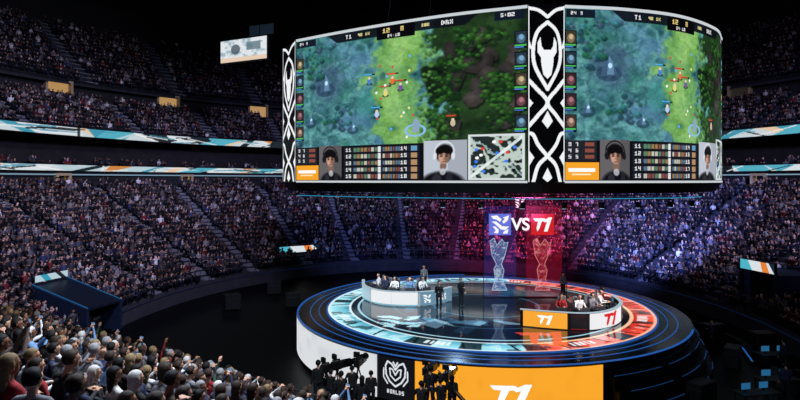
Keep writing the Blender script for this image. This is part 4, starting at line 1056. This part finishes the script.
def case(x,y,w,d,h,rz):
    e=empty('flight_case',(x,y,0),label='black flight case with metal edges on the arena floor',cat='equipment case',group='equipment cases on the floor'); e.rotation_euler=(0,0,rz)
    mb=MB(); mb.box((0,0,h/2+.1),(w,d,h),bev=.03); o=mb.obj('case_body',BLACK); o.parent=e
    mb=MB(); mb.box((0,0,h*.72+.1),(w+.02,d+.02,.05),bev=.03); o=mb.obj('metal_band',STEEL); o.parent=e
    for sx in(-1,1):
        for sy in (-1,1):
            mb=MB(); mb.cyl((sx*w*.4-.02,sy*d*.35,.05),(sx*w*.4+.02,sy*d*.35,.05),.05,n=10); o=mb.obj('wheel',BLACK); o.parent=e
for q in ((13.5,25.5,1.2,.7,.9,.5),(17.8,30.5,1.2,.7,1.0,.9),(12.0,21.2,1.3,.8,.6,.3),(19.2,35,1.2,.8,1.1,.3),(21.0,33,1.2,.8,1.1,.1),(-8.5,45,1.2,.8,1,.3),(-11,50,1.2,.8,1,.1),(-13,44,1.2,.8,1.1,.6)): case(*q)
def prod_table(x,y,rz):
    e=empty('production_table',(x,y,0),label='black production table with small glowing monitors',cat='table',group='production tables'); e.rotation_euler=(0,0,rz)
    mb=MB(); mb.box((0,0,.74),(1.9,.75,.05)); o=mb.obj('table_top',BLACK); o.parent=e
    for sx in(-.85,.85):
        for sy in (-.3,.3):
            mb=MB(); mb.box((sx,sy,.36),(.05,.05,.72)); o=mb.obj('leg',BLACK); o.parent=e
    for sx in (-.5,.4):
        mb=MB(); mb.box((sx,.1,1.0),(.5,.04,.32),bev=.01); mb.box((sx,.1,.8),(.06,.06,.1)); o=mb.obj('monitor',BLACK); o.parent=e
        mb=MB(); mb.box((sx,.078,1.0),(.46,.004,.28)); q=mb.obj('monitor_screen',emat('dim_monitor',(.16,.42,.60),.7)); q.parent=o
for q in ((14,21.2,.1),(16.4,22.4,.0),(18.8,24.2,-.1),(17.6,26.6,.1),(20.2,27.4,-.1),(20.0,30.4,.1),(12.2,19.6,.1),(15.6,24.9,.2)): prod_table(*q)
for (x,y,rz) in ((14.2,20.3,.2),(16.0,21.5,-.2),(19.0,23.2,.3),(17.4,25.7,-.4),(20.3,26.4,.5),(19.8,29.4,.2),(18.4,33.5,1.0)):
    put_person(STAND,(x,y,0),rz,'navy','black','short','standing crew member in dark clothes beside production equipment')
for (x,y,l,rz) in ((13.2,22.9,3.0,.55),(15.2,23.4,3.4,.65),(18.2,28.3,3.2,1.0),(19.6,32.2,3.0,1.2),(16.8,20.8,3.0,.4),(20.2,24.9,2.6,.7)):
    e=empty('floor_light_bar',(x,y,0),label='long black floor batten with a thin blue light',cat='light bar',group='blue light bars on the floor'); e.rotation_euler=(0,0,rz)
    mb=MB(); mb.box((0,0,.09),(l,.16,.18),bev=.02); o=mb.obj('bar_housing',BLACK); o.parent=e
    mb=MB(); mb.box((0,0,.19),(l*.96,.07,.02)); o=mb.obj('light_tube',emat('bar_blue',(.14,.42,.75),.7)); o.parent=e

# =====================================================================
# LIGHTS
def area(loc,rot,size,e,c,sy=None,spread=None):
    l=bpy.data.lights.new('area_light','AREA'); l.energy=e; l.color=tuple(lin(c)); l.size=size
    if sy: l.shape='RECTANGLE'; l.size_y=sy
    if spread: l.spread=spread
    o=bpy.data.objects.new('area_light',l); o.location=loc; o.rotation_euler=rot; col.objects.link(o); return o
def spot(loc,target,e,c,ang=40,blend=.6,r=.4):
    l=bpy.data.lights.new('spot_light','SPOT'); l.energy=e; l.color=tuple(lin(c)); l.spot_size=math.radians(ang); l.spot_blend=blend; l.shadow_soft_size=r
    o=bpy.data.objects.new('spot_light',l); o.location=loc; d=Vector(target)-Vector(loc); o.rotation_euler=d.to_track_quat('-Z','Y').to_euler(); col.objects.link(o)
spot((5.4,30,9.0),(1,36,SZ),1900,(.85,.95,1),60); spot((10,31,9.0),(9.5,32,SZ),1700,(1,.9,.85),60); spot((4,40,9),(4,34,SZ),1500,(.7,.85,1),80)
spot((-4,30,9.3),(0,37,SZ),3800,(.95,.97,1),35,.6,.2); spot((12,26,9.3),(9,31.5,SZ),3600,(1,.95,.95),35,.6,.2)
spot((-4,20,26),(-30,48,6),52000,(.80,.78,.97),70,1,2)
spot((5,28,30),(-12,74,5),58000,(.74,.74,.98),60,1,2)
spot((8,34,8.8),(14,70,5),62000,(1,.34,.66),44,1,.5)
spot((12,36,8.8),(29,62,5),66000,(.50,.58,1),46,1,.5)
spot((2,36,8.8),(-2,72,5),19000,(.52,.6,1),50,1,.5)
spot((27,20,24),(36,56,6),46000,(.78,.76,1),60,1,2)
spot((-2,30,34),(-42,60,17),27000,(.78,.80,.95),65,1,2)
spot((26,24,32),(52,65,20),8000,(.7,.7,.9),60,1,2)
area((-3,13,15),(math.radians(-8),math.radians(10),0),6,2300,(.90,.94,1))
w=bpy.data.worlds.new('world'); w.use_nodes=True; w.node_tree.nodes['Background'].inputs[0].default_value=(.025,.03,.06,1); w.node_tree.nodes['Background'].inputs[1].default_value=.8; scn.world=w
